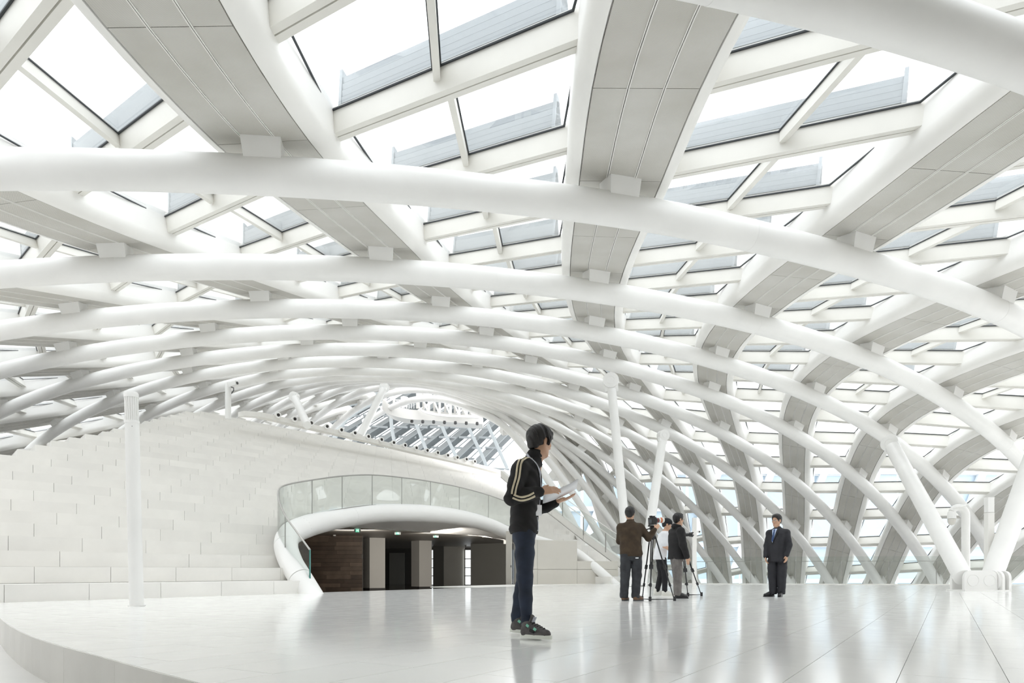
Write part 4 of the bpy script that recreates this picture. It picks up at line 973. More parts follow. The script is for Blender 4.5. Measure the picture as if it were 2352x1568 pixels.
# ------------------------------------------------------------------ figures: signed-distance bodies meshed into single surfaces
V3 = lambda *a: np.array(a, np.float32)
class SDF:
    def __init__(s, lo, hi, vox):
        s.lo = np.array(lo, np.float32); s.vox = vox; s.n = np.ceil((np.array(hi)-s.lo)/vox).astype(int)+1
        s.D = np.full(s.n, 1.0, np.float32)
    def _sub(s, lo, hi):
        a = np.clip(np.floor((np.array(lo)-s.lo)/s.vox).astype(int), 0, s.n-1); b = np.clip(np.ceil((np.array(hi)-s.lo)/s.vox).astype(int)+1, 1, s.n)
        if np.any(b <= a): return None
        g = [s.lo[i]+np.arange(a[i], b[i], dtype=np.float32)*s.vox for i in range(3)]
        return tuple(slice(a[i], b[i]) for i in range(3)), g[0][:, None, None], g[1][None, :, None], g[2][None, None, :]
    def put(s, sl, d, k, op):
        D = s.D[sl]
        if op == 'sub':
            d = -d
            if k > 0:
                h = np.clip(.5-.5*(D-d)/k, 0, 1); s.D[sl] = D*(1-h)+d*h+k*h*(1-h)
            else: s.D[sl] = np.maximum(D, d)
            return
        if k > 0:
            h = np.clip(.5+.5*(D-d)/k, 0, 1); s.D[sl] = D*(1-h)+d*h-k*h*(1-h)
        else: s.D[sl] = np.minimum(D, d)
    def cone(s, a, b, ra, rb, k=.02, flat=None, f=1., op='add'):
        a, b = np.array(a, np.float32), np.array(b, np.float32); R = max(ra, rb)+k*2+.03
        r = s._sub(np.minimum(a, b)-R, np.maximum(a, b)+R)
        if r is None: return s
        sl, X, Y, Z = r; ab = b-a; L2 = max(float(ab@ab), 1e-9)
        t = np.clip(((X-a[0])*ab[0]+(Y-a[1])*ab[1]+(Z-a[2])*ab[2])/L2, 0, 1)
        qx, qy, qz = X-a[0]-t*ab[0], Y-a[1]-t*ab[1], Z-a[2]-t*ab[2]
        d2 = qx*qx+qy*qy+qz*qz
        if flat is not None:
            u = np.array(flat, np.float32); u /= np.linalg.norm(u); q = qx*u[0]+qy*u[1]+qz*u[2]; d2 = d2+(f*f-1)*q*q
        s.put(sl, np.sqrt(d2)-(ra+(rb-ra)*t), k, op); return s
    def path(s, pts, rs, k=.02, **kw):
        for i in range(len(pts)-1): s.cone(pts[i], pts[i+1], rs[i], rs[i+1], k, **kw)
        return s
    def ell(s, c, R, k=.02, M3=None, op='add'):
        c = np.array(c, np.float32); R = np.array(R, np.float32); m = R.max()+2*k+.02
        r = s._sub(c-m, c+m)
        if r is None: return s
        sl, X, Y, Z = r; X, Y, Z = X-c[0], Y-c[1], Z-c[2]
        if M3 is not None:
            A = np.array(M3, np.float32).T; X, Y, Z = [A[i, 0]*X+A[i, 1]*Y+A[i, 2]*Z for i in range(3)]
        k0 = np.sqrt((X/R[0])**2+(Y/R[1])**2+(Z/R[2])**2); k1 = np.sqrt((X/R[0]**2)**2+(Y/R[1]**2)**2+(Z/R[2]**2)**2)+1e-6
        s.put(sl, k0*(k0-1)/k1, k, op); return s
    def stack(s, lv, yaw=0., k=.03, p=2.3, op='add'):   # levels (z, cx, cy, half depth, half width), depth along the yaw heading
        lv = sorted(lv); z = np.array([l[0] for l in lv]); A = np.array(lv, np.float32)
        m = max(A[:, 3].max(), A[:, 4].max())+.06
        r = s._sub((A[:, 1].min()-m, A[:, 2].min()-m, z[0]-.05), (A[:, 1].max()+m, A[:, 2].max()+m, z[-1]+.05))
        if r is None: return s
        sl, X, Y, Z = r; zz = Z[0, 0]
        cx, cy, hd, hw = [np.interp(zz, z, A[:, i]).astype(np.float32)[None, None, :] for i in (1, 2, 3, 4)]
        ca, sa = math.cos(yaw), math.sin(yaw); x = (X-cx)*ca+(Y-cy)*sa; y = -(X-cx)*sa+(Y-cy)*ca
        d = ((np.abs(x/hd)**p+np.abs(y/hw)**p)**(1/p)-1)*np.minimum(hd, hw)
        d = np.maximum(d, np.maximum(z[0]-Z, Z-z[-1])); s.put(sl, d, k, op); return s
    def cut(s, n, c):                       # keep n.p <= c
        g = [s.lo[i]+np.arange(s.n[i], dtype=np.float32)*s.vox for i in range(3)]
        s.D = np.maximum(s.D, (n[0]*g[0][:, None, None]+n[1]*g[1][None, :, None]+n[2]*g[2][None, None, :]-c).astype(np.float32)); return s
    def folds(s, amp, fx, fy, fz, seed=0):  # cloth creases
        g = [s.lo[i]+np.arange(s.n[i], dtype=np.float32)*s.vox for i in range(3)]; X, Y, Z = g[0][:, None, None], g[1][None, :, None], g[2][None, None, :]
        rn = random.Random(seed)
        for i in range(4):
            s.D += (amp/(1+.5*i))*np.sin(fx*(1+.6*i)*X+fy*(1+.5*i)*Y+fz*(1+.45*i)*Z+rn.uniform(0, 6)+1.3*np.sin(9*Z+7*X+rn.uniform(0, 6))).astype(np.float32)
        return s
    def sample(s, p):
        i = np.clip(np.round((np.array(p)-s.lo)/s.vox).astype(int), 0, s.n-1); return float(s.D[tuple(i)])
    def drape(s, p, u, far=.25, off=.003):  # walk from outside along -u to the surface
        p = np.array(p, float); u = np.array(u, float)/np.linalg.norm(u); d = far
        while d > -.05:
            if s.sample(p+u*d) < s.vox*.3: break
            d -= s.vox*.5
        return p+u*(d+off)
    def nets(s):
        D = s.D; S = D < 0
        c = sum(S[i:D.shape[0]-1+i, j:D.shape[1]-1+j, k:D.shape[2]-1+k].astype(np.uint8) for i in (0, 1) for j in (0, 1) for k in (0, 1))
        I = np.argwhere((c > 0) & (c < 8)); n = len(I); idx = np.full(c.shape, -1, np.int32); idx[tuple(I.T)] = np.arange(n)
        off = [(i, j, k) for i in (0, 1) for j in (0, 1) for k in (0, 1)]
        val = {o: D[I[:, 0]+o[0], I[:, 1]+o[1], I[:, 2]+o[2]] for o in off}
        acc = np.zeros((n, 3)); cnt = np.zeros(n)
        for a in off:
            for ax in range(3):
                if a[ax]: continue
                b = list(a); b[ax] = 1; b = tuple(b); va, vb = val[a], val[b]; m = (va < 0) != (vb < 0)
                t = np.where(m, va/(va-vb+1e-12*(va == vb)), 0); pt = np.array(a, float)[None]+np.zeros((n, 3)); pt[:, ax] += t
                acc[m] += pt[m]; cnt[m] += 1
        Vt = (I+acc/cnt[:, None])*s.vox+s.lo; F = []
        for ax in range(3):
            o1, o2 = [(1, 2), (2, 0), (0, 1)][ax]
            lo = [slice(1, -1)]*3; hi = [slice(1, -1)]*3
            lo[ax] = slice(0, -1); hi[ax] = slice(1, None)
            m = S[tuple(lo)] != S[tuple(hi)]; E = np.argwhere(m); E = E+np.array([0 if i == ax else 1 for i in range(3)])
            sgn = S[tuple(E.T)]
            def cell(d1, d2):
                q = E.copy(); q[:, o1] -= d1; q[:, o2] -= d2; return idx[tuple(q.T)]
            f = np.stack([cell(1, 1), cell(0, 1), cell(0, 0), cell(1, 0)], 1)
            f[~sgn] = f[~sgn][:, ::-1]; F.append(f)
        F = np.concatenate(F); F = F[(F >= 0).all(1)]
        return Vt, F
    def build(s, name, m, parent, smooth_it=1):
        Vt, F = s.nets()
        me = bpy.data.meshes.new(name); me.vertices.add(len(Vt)); me.vertices.foreach_set('co', Vt.astype(np.float32).ravel())
        me.loops.add(F.size); me.loops.foreach_set('vertex_index', F.astype(np.int32).ravel())
        me.polygons.add(len(F)); me.polygons.foreach_set('loop_start', np.arange(0, F.size, 4, dtype=np.int32)); me.polygons.foreach_set('loop_total', np.full(len(F), 4, np.int32))
        me.update(); me.validate(); me.polygons.foreach_set('use_smooth', [True]*len(me.polygons)); me.materials.append(m)
        return ob(name, me, parent)

M['skin'] = mat('skin', (.60, .365, .245), .5, var=.10, var_scale=9.); M['hair'] = mat('black_hair', (.012, .010, .010), .45, var=.4, var_scale=60., bump=.4, bump_scale=150.)
M['lip'] = mat('lips', (.42, .19, .15), .5); M['eye_white'] = mat('eye_white', (.75, .73, .70), .25); M['iris'] = mat('iris', (.02, .013, .01), .2)
M['black_knit'] = mat('black_jersey', (.013, .012, .013), .85, var=.35, var_scale=14., bump=.3, bump_scale=300.)
M['cream'] = mat('cream_stripe', (.70, .62, .46), .7); M['denim'] = mat('dark_denim', (.020, .030, .055), .85, var=.5, var_scale=7., bump=.35, bump_scale=260.)
M['brown_knit'] = mat('brown_fleece', (.060, .040, .024), .95, var=.35, var_scale=10., bump=.5, bump_scale=220.)
M['charcoal'] = mat('charcoal_denim', (.040, .042, .048), .9, var=.45, var_scale=8., bump=.3, bump_scale=240.)
M['grey_cloth'] = mat('grey_trousers', (.19, .175, .165), .9, var=.35, var_scale=8., bump=.3, bump_scale=240.)
M['white_cloth'] = mat('white_tshirt', (.76, .77, .80), .85, var=.05, var_scale=6.)
M['black_cloth'] = mat('black_trousers', (.012, .012, .015), .85, var=.3, var_scale=8.)
M['suit'] = mat('dark_suit', (.020, .020, .026), .75, var=.25, var_scale=9.); M['shirt'] = mat('pale_blue_shirt', (.52, .63, .83), .7); M['tie'] = mat('blue_tie', (.035, .085, .24), .5, var=.6, var_scale=70.)
M['shoe_grey'] = mat('grey_suede', (.105, .098, .098), .85, var=.25, var_scale=30.); M['mint'] = mat('mint_plastic', (.22, .55, .42), .4); M['sole'] = mat('off_white_sole', (.74, .76, .70), .6)
M['shoe_brown'] = mat('brown_shoe', (.15, .080, .042), .6, var=.2, var_scale=20.); M['shoe_black'] = mat('black_shoe', (.012, .012, .014), .35); M['shoe_white'] = mat('white_sneaker', (.74, .73, .68), .6)
M['paper'] = mat('white_paper', (.82, .83, .86), .7); M['print_blue'] = mat('blue_print', (.20, .30, .52), .7); M['lanyard'] = mat('pale_lanyard', (.52, .53, .60), .6, var=.3, var_scale=25.); M['metal_dark'] = mat('tripod_black', (.022, .022, .024), .45)

def rotz(a): c, s_ = math.cos(a), math.sin(a); return np.array([[c, -s_, 0], [s_, c, 0], [0, 0, 1.]])
def roty(a): c, s_ = math.cos(a), math.sin(a); return np.array([[c, 0, s_], [0, 1, 0], [-s_, 0, c]])
def rotx(a): c, s_ = math.cos(a), math.sin(a); return np.array([[1, 0, 0], [0, c, -s_], [0, s_, c]])

def head_sdf(S, c, R, sc=1.):
    """skull, face, ears; x of the local frame looks forward"""
    c = np.array(c); T = lambda x, y, z: c+R@(np.array([x, y, z])*sc)
    S.ell(T(-.014, 0, .035), np.array([.096, .076, .088])*sc, .0, R); S.ell(T(.022, 0, -.030), np.array([.066, .062, .085])*sc, .03, R)
    for y in (-1, 1): S.cone(T(.0, y*.052, -.055), T(.058, y*.016, -.100), .022*sc, .020*sc, .03)
    S.cone(T(.060, -.012, -.100), T(.060, .012, -.100), .022*sc, .022*sc, .02)
    S.cone(T(.074, -.030, .022), T(.074, .030, .022), .014*sc, .014*sc, .02)
    for y in (-1, 1): S.ell(T(.055, y*.040, -.020), np.array([.030, .022, .024])*sc, .02, R)
    for y in (-1, 1): S.ell(T(.090, y*.031, .003), np.array([.012, .015, .010])*sc, .012, R, 'sub')
    S.cone(T(.080, 0, .010), T(.103, 0, -.030), .008*sc, .012*sc, .012)
    for y in (-1, 1): S.ell(T(.092, y*.012, -.034), np.array([.011, .009, .008])*sc, .008, R)
    S.ell(T(.081, 0, -.062), np.array([.013, .024, .006])*sc, .008, R); S.ell(T(.079, 0, -.073), np.array([.012, .020, .006])*sc, .008, R)
    for y in (-1, 1):
        E = R@rotz(y*-.35)@roty(.15)
        S.ell(T(-.006, y*.076, -.004), np.array([.021, .009, .034])*sc, .006, E); S.ell(T(-.002, y*.084, .0), np.array([.011, .006, .020])*sc, .004, E, 'sub')
    return T
def face_parts(root, T, R, sc, hide_eyes=False):
    for y in (-1, 1):
        m = MB(); c = T(.078, y*.031, .003); n = 10
        m.lathe(c, [(.0005, -.0125*sc), (.009*sc, -.009*sc), (.0125*sc, 0), (.009*sc, .009*sc), (.0005, .0125*sc)], 12, R@np.array([0, 0, 1.])); m.build('eye', M['eye_white'], root, True, 80)
        m = MB(); m.lathe(T(.0885, y*.031, .003), [(.0058*sc, 0), (.0045*sc, .0022*sc), (.0005, .0028*sc)], 10, R@np.array([1., 0, 0])); m.build('iris', M['iris'], root)
        m = MB(); m.tube([T(.089, y*.014, .021), T(.088, y*.030, .027), T(.075, y*.048, .022)], [.0030*sc, .0038*sc, .002*sc], 6); m.build('eyebrow', M['hair'], root, True)
    m = MB(); m.tube([T(.084, -.020, -.067), T(.0925, -.007, -.0665), T(.0925, .007, -.0665), T(.084, .020, -.067)], [.002*sc, .0042*sc, .0042*sc, .002*sc], 6); m.build('lips', M['lip'], root, True)
def hair_sdf(lo, hi, vox, c, R, sc, style='short', seed=1):
    c = np.array(c); T = lambda x, y, z: c+R@(np.array([x, y, z])*sc); S = SDF(lo, hi, vox)
    if style == 'cap':
        S.ell(T(-.012, 0, .062), np.array([.122, .101, .088])*sc, 0, R); S.ell(T(-.01, 0, -.082), np.array([.26, .26, .105])*sc, .004, R, 'sub')
        S.cone(T(.075, -.035, .045), T(.075, .035, .045), .03*sc, .03*sc, .015, R@np.array([-.15, 0, 1.]), 4.); S.cone(T(.13, -.03, .032), T(.13, .03, .032), .036*sc, .036*sc, .02, R@np.array([-.15, 0, 1.]), 7.)
        return S
    th = .016 if style == 'short' else .022
    S.ell(T(-.016, 0, .040), (np.array([.098, .077, .088])+th)*sc, 0, R)
    if style == 'mop':
        S.ell(T(.045, .012, .088), np.array([.062, .072, .036])*sc, .02, R); S.ell(T(-.07, 0, -.02), np.array([.050, .068, .075])*sc, .02, R)
        for y in (-1, 1): S.cone(T(.040, y*.078, .04), T(.036, y*.076, -.005), .016*sc, .010*sc, .02)
    else:
        S.ell(T(-.065, 0, -.01), np.array([.050, .066, .070])*sc, .02, R)
        S.ell(T(.03, 0, .100), np.array([.060, .066, .030])*sc, .02, R)
    S.folds(.0032 if style == 'mop' else .0018, 95, 60, 40, seed)
    # clear the face, the ears and the nape
    S.ell(T(.108, 0, -.035), (np.array([.080, .105, .100]) if style == 'mop' else np.array([.083, .105, .112]))*sc, .006, R, 'sub'); S.ell(T(.02, 0, -.105), np.array([.085, .16, .085])*sc, .006, R, 'sub')
    for y in (-1, 1): S.ell(T(-.003, y*.088, -.014), np.array([.030, .024, .044])*sc, .004, R, 'sub')
    S.ell(T(-.02, 0, -.155), np.array([.16, .16, .085])*sc, .006, R, 'sub')
    return S
def hand_sdf(S, w, f, nrm, side, curl=.5, sc=1., spread=.02):
    """w wrist, f finger direction, nrm back-of-hand normal, side = direction of the thumb"""
    w, f, nrm, side = [np.array(a, float) for a in (w, f, nrm, side)]; f /= np.linalg.norm(f); side -= f*(side@f); side /= np.linalg.norm(side); nrm = np.cross(f, side)*np.sign(np.cross(f, side)@nrm)
    pal = w+f*.052*sc
    S.cone(w, w+f*.02*sc, .024*sc, .026*sc, .012, nrm, 1.4)
    for o in (-.026, -.009, .009, .024): S.cone(w+f*.02*sc+side*o*.6*sc, w+f*.085*sc+side*o*sc, .016*sc, .0125*sc, .010, nrm, 1.15)
    Ls = ((.024, .040, .026, .020), (.009, .044, .029, .022), (-.009, .041, .027, .021), (-.026, .032, .021, .018))
    for o, a, b, c_ in Ls:
        p = w+f*(.088-abs(o)*.25)*sc+side*o*sc; ang = 0.; d = f+side*(o*spread*20); d /= np.linalg.norm(d)
        for i, L in enumerate((a, b, c_)):
            ang += curl*(.75 if i == 0 else 1.0); dd = d*math.cos(ang)-nrm*math.sin(ang); q = p+dd*L*sc; S.cone(p, q, (.0092-.0008*i)*sc, (.0086-.0010*i)*sc, .004); p = q
    p = w+f*.025*sc+side*.022*sc; d = f*.72+side*.62-nrm*.30*curl*2; d /= np.linalg.norm(d); q = p+d*.042*sc; S.cone(p, q, .0135*sc, .011*sc, .008)
    d2 = f*.92+side*.22-nrm*.5*curl; d2 /= np.linalg.norm(d2); S.cone(q, q+d2*.030*sc, .0105*sc, .0085*sc, .004)
def shoe_sdf(lo, hi, vox, heel, yaw, L=.285, pitch=0., high=False, wd=1.):
    S = SDF(lo, hi, vox); h = np.array(heel, float); R = rotz(yaw)@roty(pitch); T = lambda x, y, z: h+R@np.array([x, y, z]); up = R@np.array([0, 0, 1.])
    S.cone(T(.05, 0, .045), T(L*.55, 0, .045), .040*wd, .046*wd, .01); S.cone(T(L*.55, 0, .040), T(L-.045, 0, .036), .047*wd, .040*wd, .02)
    S.cone(T(.045, 0, .05), T(.06, 0, .115 if high else .095), .040, .044, .02); S.cone(T(.075, 0, .10), T(L*.62, 0, .060), .040, .034, .03)
    S.cut(-up, -(up@T(0, 0, .018)))
    return S, T, R
def sole_mesh(T, L, wd, m, root, th=.026):
    pts = []; n = 28
    for i in range(n):
        a = 2*math.pi*i/n; x = L/2+(L/2+.004)*math.cos(a); w = (.040+.010*math.sin(math.pi*min(1, max(0, x/L-.12))))*wd
        y = w*np.sign(math.sin(a))*abs(math.sin(a))**.6; pts.append((x, y))
    V = [T(x, y, 0) for x, y in pts]+[T(x*1.0, y*1.04, th*.6) for x, y in pts]+[T(x, y*.99, th) for x, y in pts]
    F = [tuple(range(n))[::-1], tuple(2*n+i for i in range(n))]+[(k*n+i, k*n+(i+1) % n, (k+1)*n+(i+1) % n, (k+1)*n+i) for k in (0, 1) for i in range(n)]
    ob('sole', mesh('sole', V, F, m, True, 40), root)
def ribbon_on(S, name, pts, dirs, width, off, m, root, shift_=0.):
    """flat band lying on a garment; pts along its centre line, dirs outward"""
    P_ = []
    for i, (p, u) in enumerate(zip(pts, dirs)):
        t = np.array(pts[min(i+1, len(pts)-1)])-np.array(pts[max(i-1, 0)]); t /= np.linalg.norm(t); u = np.array(u, float); u /= np.linalg.norm(u); w = np.cross(t, u); w /= np.linalg.norm(w)
        P_.append([S.drape(np.array(p)+w*(shift_+e), u, .2, off) for e in (-width/2, 0, width/2)])
    V = [q for r in P_ for q in r]; F = []
    for i in range(len(P_)-1):
        for k in range(2): F.append((i*3+k, i*3+k+1, i*3+4+k, i*3+3+k))
    o = ob(name, mesh(name, V, F, m, True), root); md = o.modifiers.new('thick', 'SOLIDIFY'); md.thickness = .003; md.offset = 1.0
    return o
def lerp_path(pts, n):
    return [np.array(p) for p in spline([tuple(p) for p in pts], n)]

# ================================================================== the young man in the foreground
def person_front():
    root = ob('person', None, None, (.12, 5.72, 0), 'young man in black striped track jacket and dark jeans walking with papers, nearest the camera', 'person')
    lo, hi = (-.38, -.42, -.02), (.42, .46, 1.80); vx = .0065
    HR = rotz(.62)@roty(.16); hc = np.array([.118, -.01, 1.632])
    S = SDF(lo, hi, vx); T = head_sdf(S, hc, HR, .98)
    S.path([(.06, -.01, 1.40), (.085, -.01, 1.52), (.105, -.01, 1.57)], [.060, .056, .056], .03)
    S.stack([(.86, -.02, .0, .085, .135), (1.05, -.02, 0, .085, .13), (1.25, .0, 0, .10, .16), (1.40, .02, 0, .085, .15)], 0, .04)
    # arms under the sleeves and bare hands
    SR, ER, WR = (-.055, -.185, 1.385), (-.125, -.235, 1.135), (.105, -.185, 1.195)
    SL, EL, WL = (.0, .185, 1.385), (.09, .25, 1.10), (.255, .12, 1.145)
    S.path([SR, ER, WR], [.048, .040, .030], .02); S.path([SL, EL, WL], [.048, .040, .030], .02)
    hand_sdf(S, WR, (.88, .20, .20), (-.1, -.75, .65), (.15, .6, .75), .30, 1.10); hand_sdf(S, WL, (.85, -.20, .22), (.1, .1, -1.), (.2, -1., .1), .16, 1.0)
    HRp, KR, AR = (-.015, -.085, .90), (-.012, -.135, .50), (.0, -.16, .12)
    HL, KL, AL = (-.015, .095, .90), (-.020, .16, .50), (-.085, .27, .13)
    S.path([HRp, KR, AR], [.075, .048, .035], .03); S.path([HL, KL, AL], [.075, .048, .035], .03)
    S.build('body', M['skin'], root)
    face_parts(root, T, HR, .98)
    hair_sdf(hc-.2, hc+.2, .004, hc, HR, .98, 'mop', 4).build('hair', M['hair'], root)
    # jacket
    J = SDF(lo, hi, .0058)
    J.stack([(.868, -.018, .005, .112, .165), (.90, -.02, .005, .122, .178), (.98, -.018, .005, .118, .175), (1.10, -.012, .0, .118, .178), (1.25, .0, .0, .128, .20), (1.36, .012, -.0, .118, .205), (1.43, .03, -.0, .085, .16), (1.475, .05, -.005, .075, .09)], -.05, .03)
    J.path([(.0, -.12, 1.425), SR, (-.095, -.222, 1.25), ER], [.058, .066, .058, .052], .03); J.path([ER, (.0, -.22, 1.165), (.100, -.187, 1.195)], [.054, .052, .042], .025)
    J.path([(.03, .12, 1.425), SL, (.06, .235, 1.24), EL], [.058, .066, .060, .056], .03); J.path([EL, (.18, .185, 1.12), (.245, .13, 1.14)], [.056, .052, .042], .025)
    J.path([(.045, -.005, 1.44), (.085, -.01, 1.535)], [.078, .072], .03)
    J.folds(.0028, 22, 18, 34, 5)
    J.cone((.10, -.01, 1.50), (.125, -.01, 1.62), .060, .075, .006, op='sub')
    Jb = J; J.build('jacket', M['black_knit'], root)
    J2 = SDF((-.1, -.15, 1.42), (.25, .13, 1.62), .005); J2.path([(.050, -.005, 1.46), (.088, -.01, 1.552)], [.074, .069], .0); J2.folds(.0015, 10, 10, 90, 2); J2.cut(HR@np.array([0, 0, 1.]), float((HR@np.array([0, 0, 1.]))@np.array([.09, -.01, 1.555]))); J2.build('collar', M['black_knit'], root)
    # sleeve stripes
    up = [(.035, -.075, 1.47), (-.01, -.135, 1.44), (-.055, -.19, 1.39), (-.082, -.215, 1.30), (-.105, -.225, 1.22), (-.115, -.232, 1.165)]
    du = [(-.2, -.5, .9), (-.1, -.6, .8), (-.05, -.9, .45), (.12, -1, .12), (.12, -1, .05), (.1, -1, -.05)]
    pts = lerp_path(up, 5); dd = lerp_path(du, 5)
    for s_ in (-.013, .013): ribbon_on(J, 'sleeve_stripe', pts, dd, .015, .002, M['cream'], root, s_)
    fo = [(-.112, -.234, 1.150), (-.06, -.228, 1.135), (.0, -.22, 1.142), (.055, -.205, 1.165)]; df = [(.0, -1, -.05), (.1, -1, -.1), (.1, -1, -.05), (.1, -1, .05)]
    pts = lerp_path(fo, 6); dd = lerp_path(df, 6)
    for s_ in (-.013, .013): ribbon_on(J, 'sleeve_stripe', pts, dd, .015, .002, M['cream'], root, s_)
    # jeans
    Q = SDF((-.30, -.36, .05), (.22, .46, 1.0), .006)
    Q.stack([(.78, -.018, .0, .088, .145), (.86, -.018, 0, .10, .150), (.93, -.018, 0, .09, .14)], 0, .03)
    Q.path([HRp, (-.012, -.118, .70), KR, (-.008, -.15, .34), AR], [.080, .076, .062, .055, .042], .02); Q.path([HL, (-.02, .13, .70), KL, (-.055, .215, .33), AL], [.080, .074, .060, .053, .042], .02)
    Q.path([(.004, -.16, .155), (.020, -.163, .135)], [.050, .050], .012); Q.path([(-.083, .268, .16), (-.074, .27, .14)], [.050, .048], .012)
    Q.folds(.0014, 12, 9, 36, 8); Q.cut((0, 0, -1), -.105); Q.cut((0, 0, 1), .905); Q.build('jeans', M['denim'], root)
    # sneakers
    for heel, yaw, pitch in (((-.045, -.135, .012), -.62, .0), ((-.135, .290, .020), -.35, .06)):
        h = np.array(heel); s_ = ob('sneaker', None, root)
        S2, T2, R2 = shoe_sdf(h+np.array([-.12, -.26, -.03]), h+np.array([.34, .2, .22]), .005, heel, yaw, .285, pitch, True)
        S2.build('upper', M['shoe_grey'], s_); sole_mesh(T2, .288, 1.0, M['sole'], s_, .030)
        S3 = SDF(h+np.array([-.1, -.25, 0]), h+np.array([.34, .15, .24]), .005); S3.cone(T2(.085, 0, .10), T2(.115, 0, .165), .034, .030, .01, R2@np.array([1., 0, .45]), 2.8); S3.build('tongue', M['shoe_grey'], s_)
        m = MB(); m.box(T2(.128, 0, .150), (.003, .020, .022), R2@np.array([.9, 0, -.42]), R2@np.array([0, 1., 0]), R2@np.array([.42, 0, .9])); m.build('tongue_tag', M['lanyard'], s_)
        for x, z in ((.095, .098), (.165, .072)):
            for y in (-1, 1):
                m = MB(); c = S2.drape(T2(x, y*.02, z), R2@np.array([0, y*1., .15]), .1, .003); m.box(c, (.014, .003, .011), R2@np.array([.8, 0, -.5]), R2@np.array([0, 1., 0]), R2@np.array([.5, 0, .8])); m.build('lace_wing', M['mint'], s_)
        for i in range(5):
            x = .125+.024*i; a = S2.drape(T2(x, -.022, .09), R2@np.array([0, -.35, 1.]), .12, .002); b = S2.drape(T2(x, .022, .09), R2@np.array([0, .35, 1.]), .12, .002); c = S2.drape(T2(x+.004, 0, .09), R2@np.array([0, 0, 1.]), .12, .004)
            m = MB(); m.tube([a, c, b], .0035, 6); m.build('lace', M['black_knit'], s_, True)
        m = MB()
        for y in (-1, 1):
            c = S2.drape(T2(.14, y*.02, .058), R2@np.array([0, y*1., .1]), .1, .002); m.box(c, (.026, .002, .012), R2@np.array([.9, 0, -.3]), R2@np.array([0, 1., 0]), R2@np.array([.3, 0, .9]))
        m.build('side_mesh', M['black_knit'], s_)
    # lanyard and badge
    pts = lerp_path([(.0, -.055, 1.53), (.03, -.085, 1.48), (.075, -.10, 1.40), (.10, -.095, 1.31), (.115, -.085, 1.22)], 5); dd = lerp_path([(-.5, -.8, .6), (-.1, -1, .5), (.35, -1, .15), (.6, -1, 0), (.7, -1, 0)], 5)
    ribbon_on(J, 'lanyard_strap', pts, dd, .018, .004, M['lanyard'], root)
    pts = lerp_path([(.118, -.08, 1.22), (.122, -.078, 1.15), (.120, -.075, 1.08)], 4); ribbon_on(J, 'lanyard_strap', pts, [(.8, -1, 0)]*len(pts), .014, .004, M['lanyard'], root)
    m = MB(); c = J.drape((.08, -.06, 1.055), (.8, -1, 0), .2, .006); m.box(c, (.032, .003, .045), (.78, .62, 0), (-.62, .78, 0)); m.build('badge', M['paper'], root)
    pts = lerp_path([(.10, -.07, 1.0), (.105, -.07, .94), (.10, -.07, .885)], 3); ribbon_on(J, 'shirt_hem', pts, [(.9, -.8, 0)]*len(pts), .026, .001, M['lanyard'], root)
    m = MB(); w = np.array(WR); f = np.array([.88, .25, .28]); f /= np.linalg.norm(f); c = w-f*.004
    m.tube([c+np.array([0, -.03*math.cos(a), 0])+np.cross(f, (0, -1, 0))*.03*math.sin(a) for a in np.linspace(0, 2*math.pi, 14)[:-1]], .005, 6, closed=True); m.build('bracelet', M['dark'], root, True)
    # papers held in both hands
    pr = ob('paper_sheets', None, None, (.12+.285, 5.72-.02, 1.207), 'white printed sheets held in the hands of the young man in front', 'paper')
    ax = np.array([.885, .10, .40]); ax /= np.linalg.norm(ax); wy = np.array([-.10, .93, -.32]); wy -= ax*(wy@ax); wy /= np.linalg.norm(wy); nz = np.cross(ax, wy)
    for i, (dx, m_) in enumerate(((0, 'paper'), (.008, 'paper'))):
        V = []; nn_ = 9
        for a in range(nn_):
            u = -1+2*a/(nn_-1); bend = .012*u*u-i*.002
            for b in (-1, 1): V.append(ax*(u*.155+dx)+wy*(b*.105)+nz*(bend))
        ob('sheet', mesh('sheet', V, [(2*a, 2*a+1, 2*a+3, 2*a+2) for a in range(nn_-1)], M[m_], True), pr).modifiers.new('t', 'SOLIDIFY').thickness = .0012
    m = MB()
    for k in (-.03, .01): m.box(ax*k+nz*.004+wy*-.02, (.016, .05, .0006), ax, wy, nz)
    m.build('print', M['print_blue'], pr)
person_front()
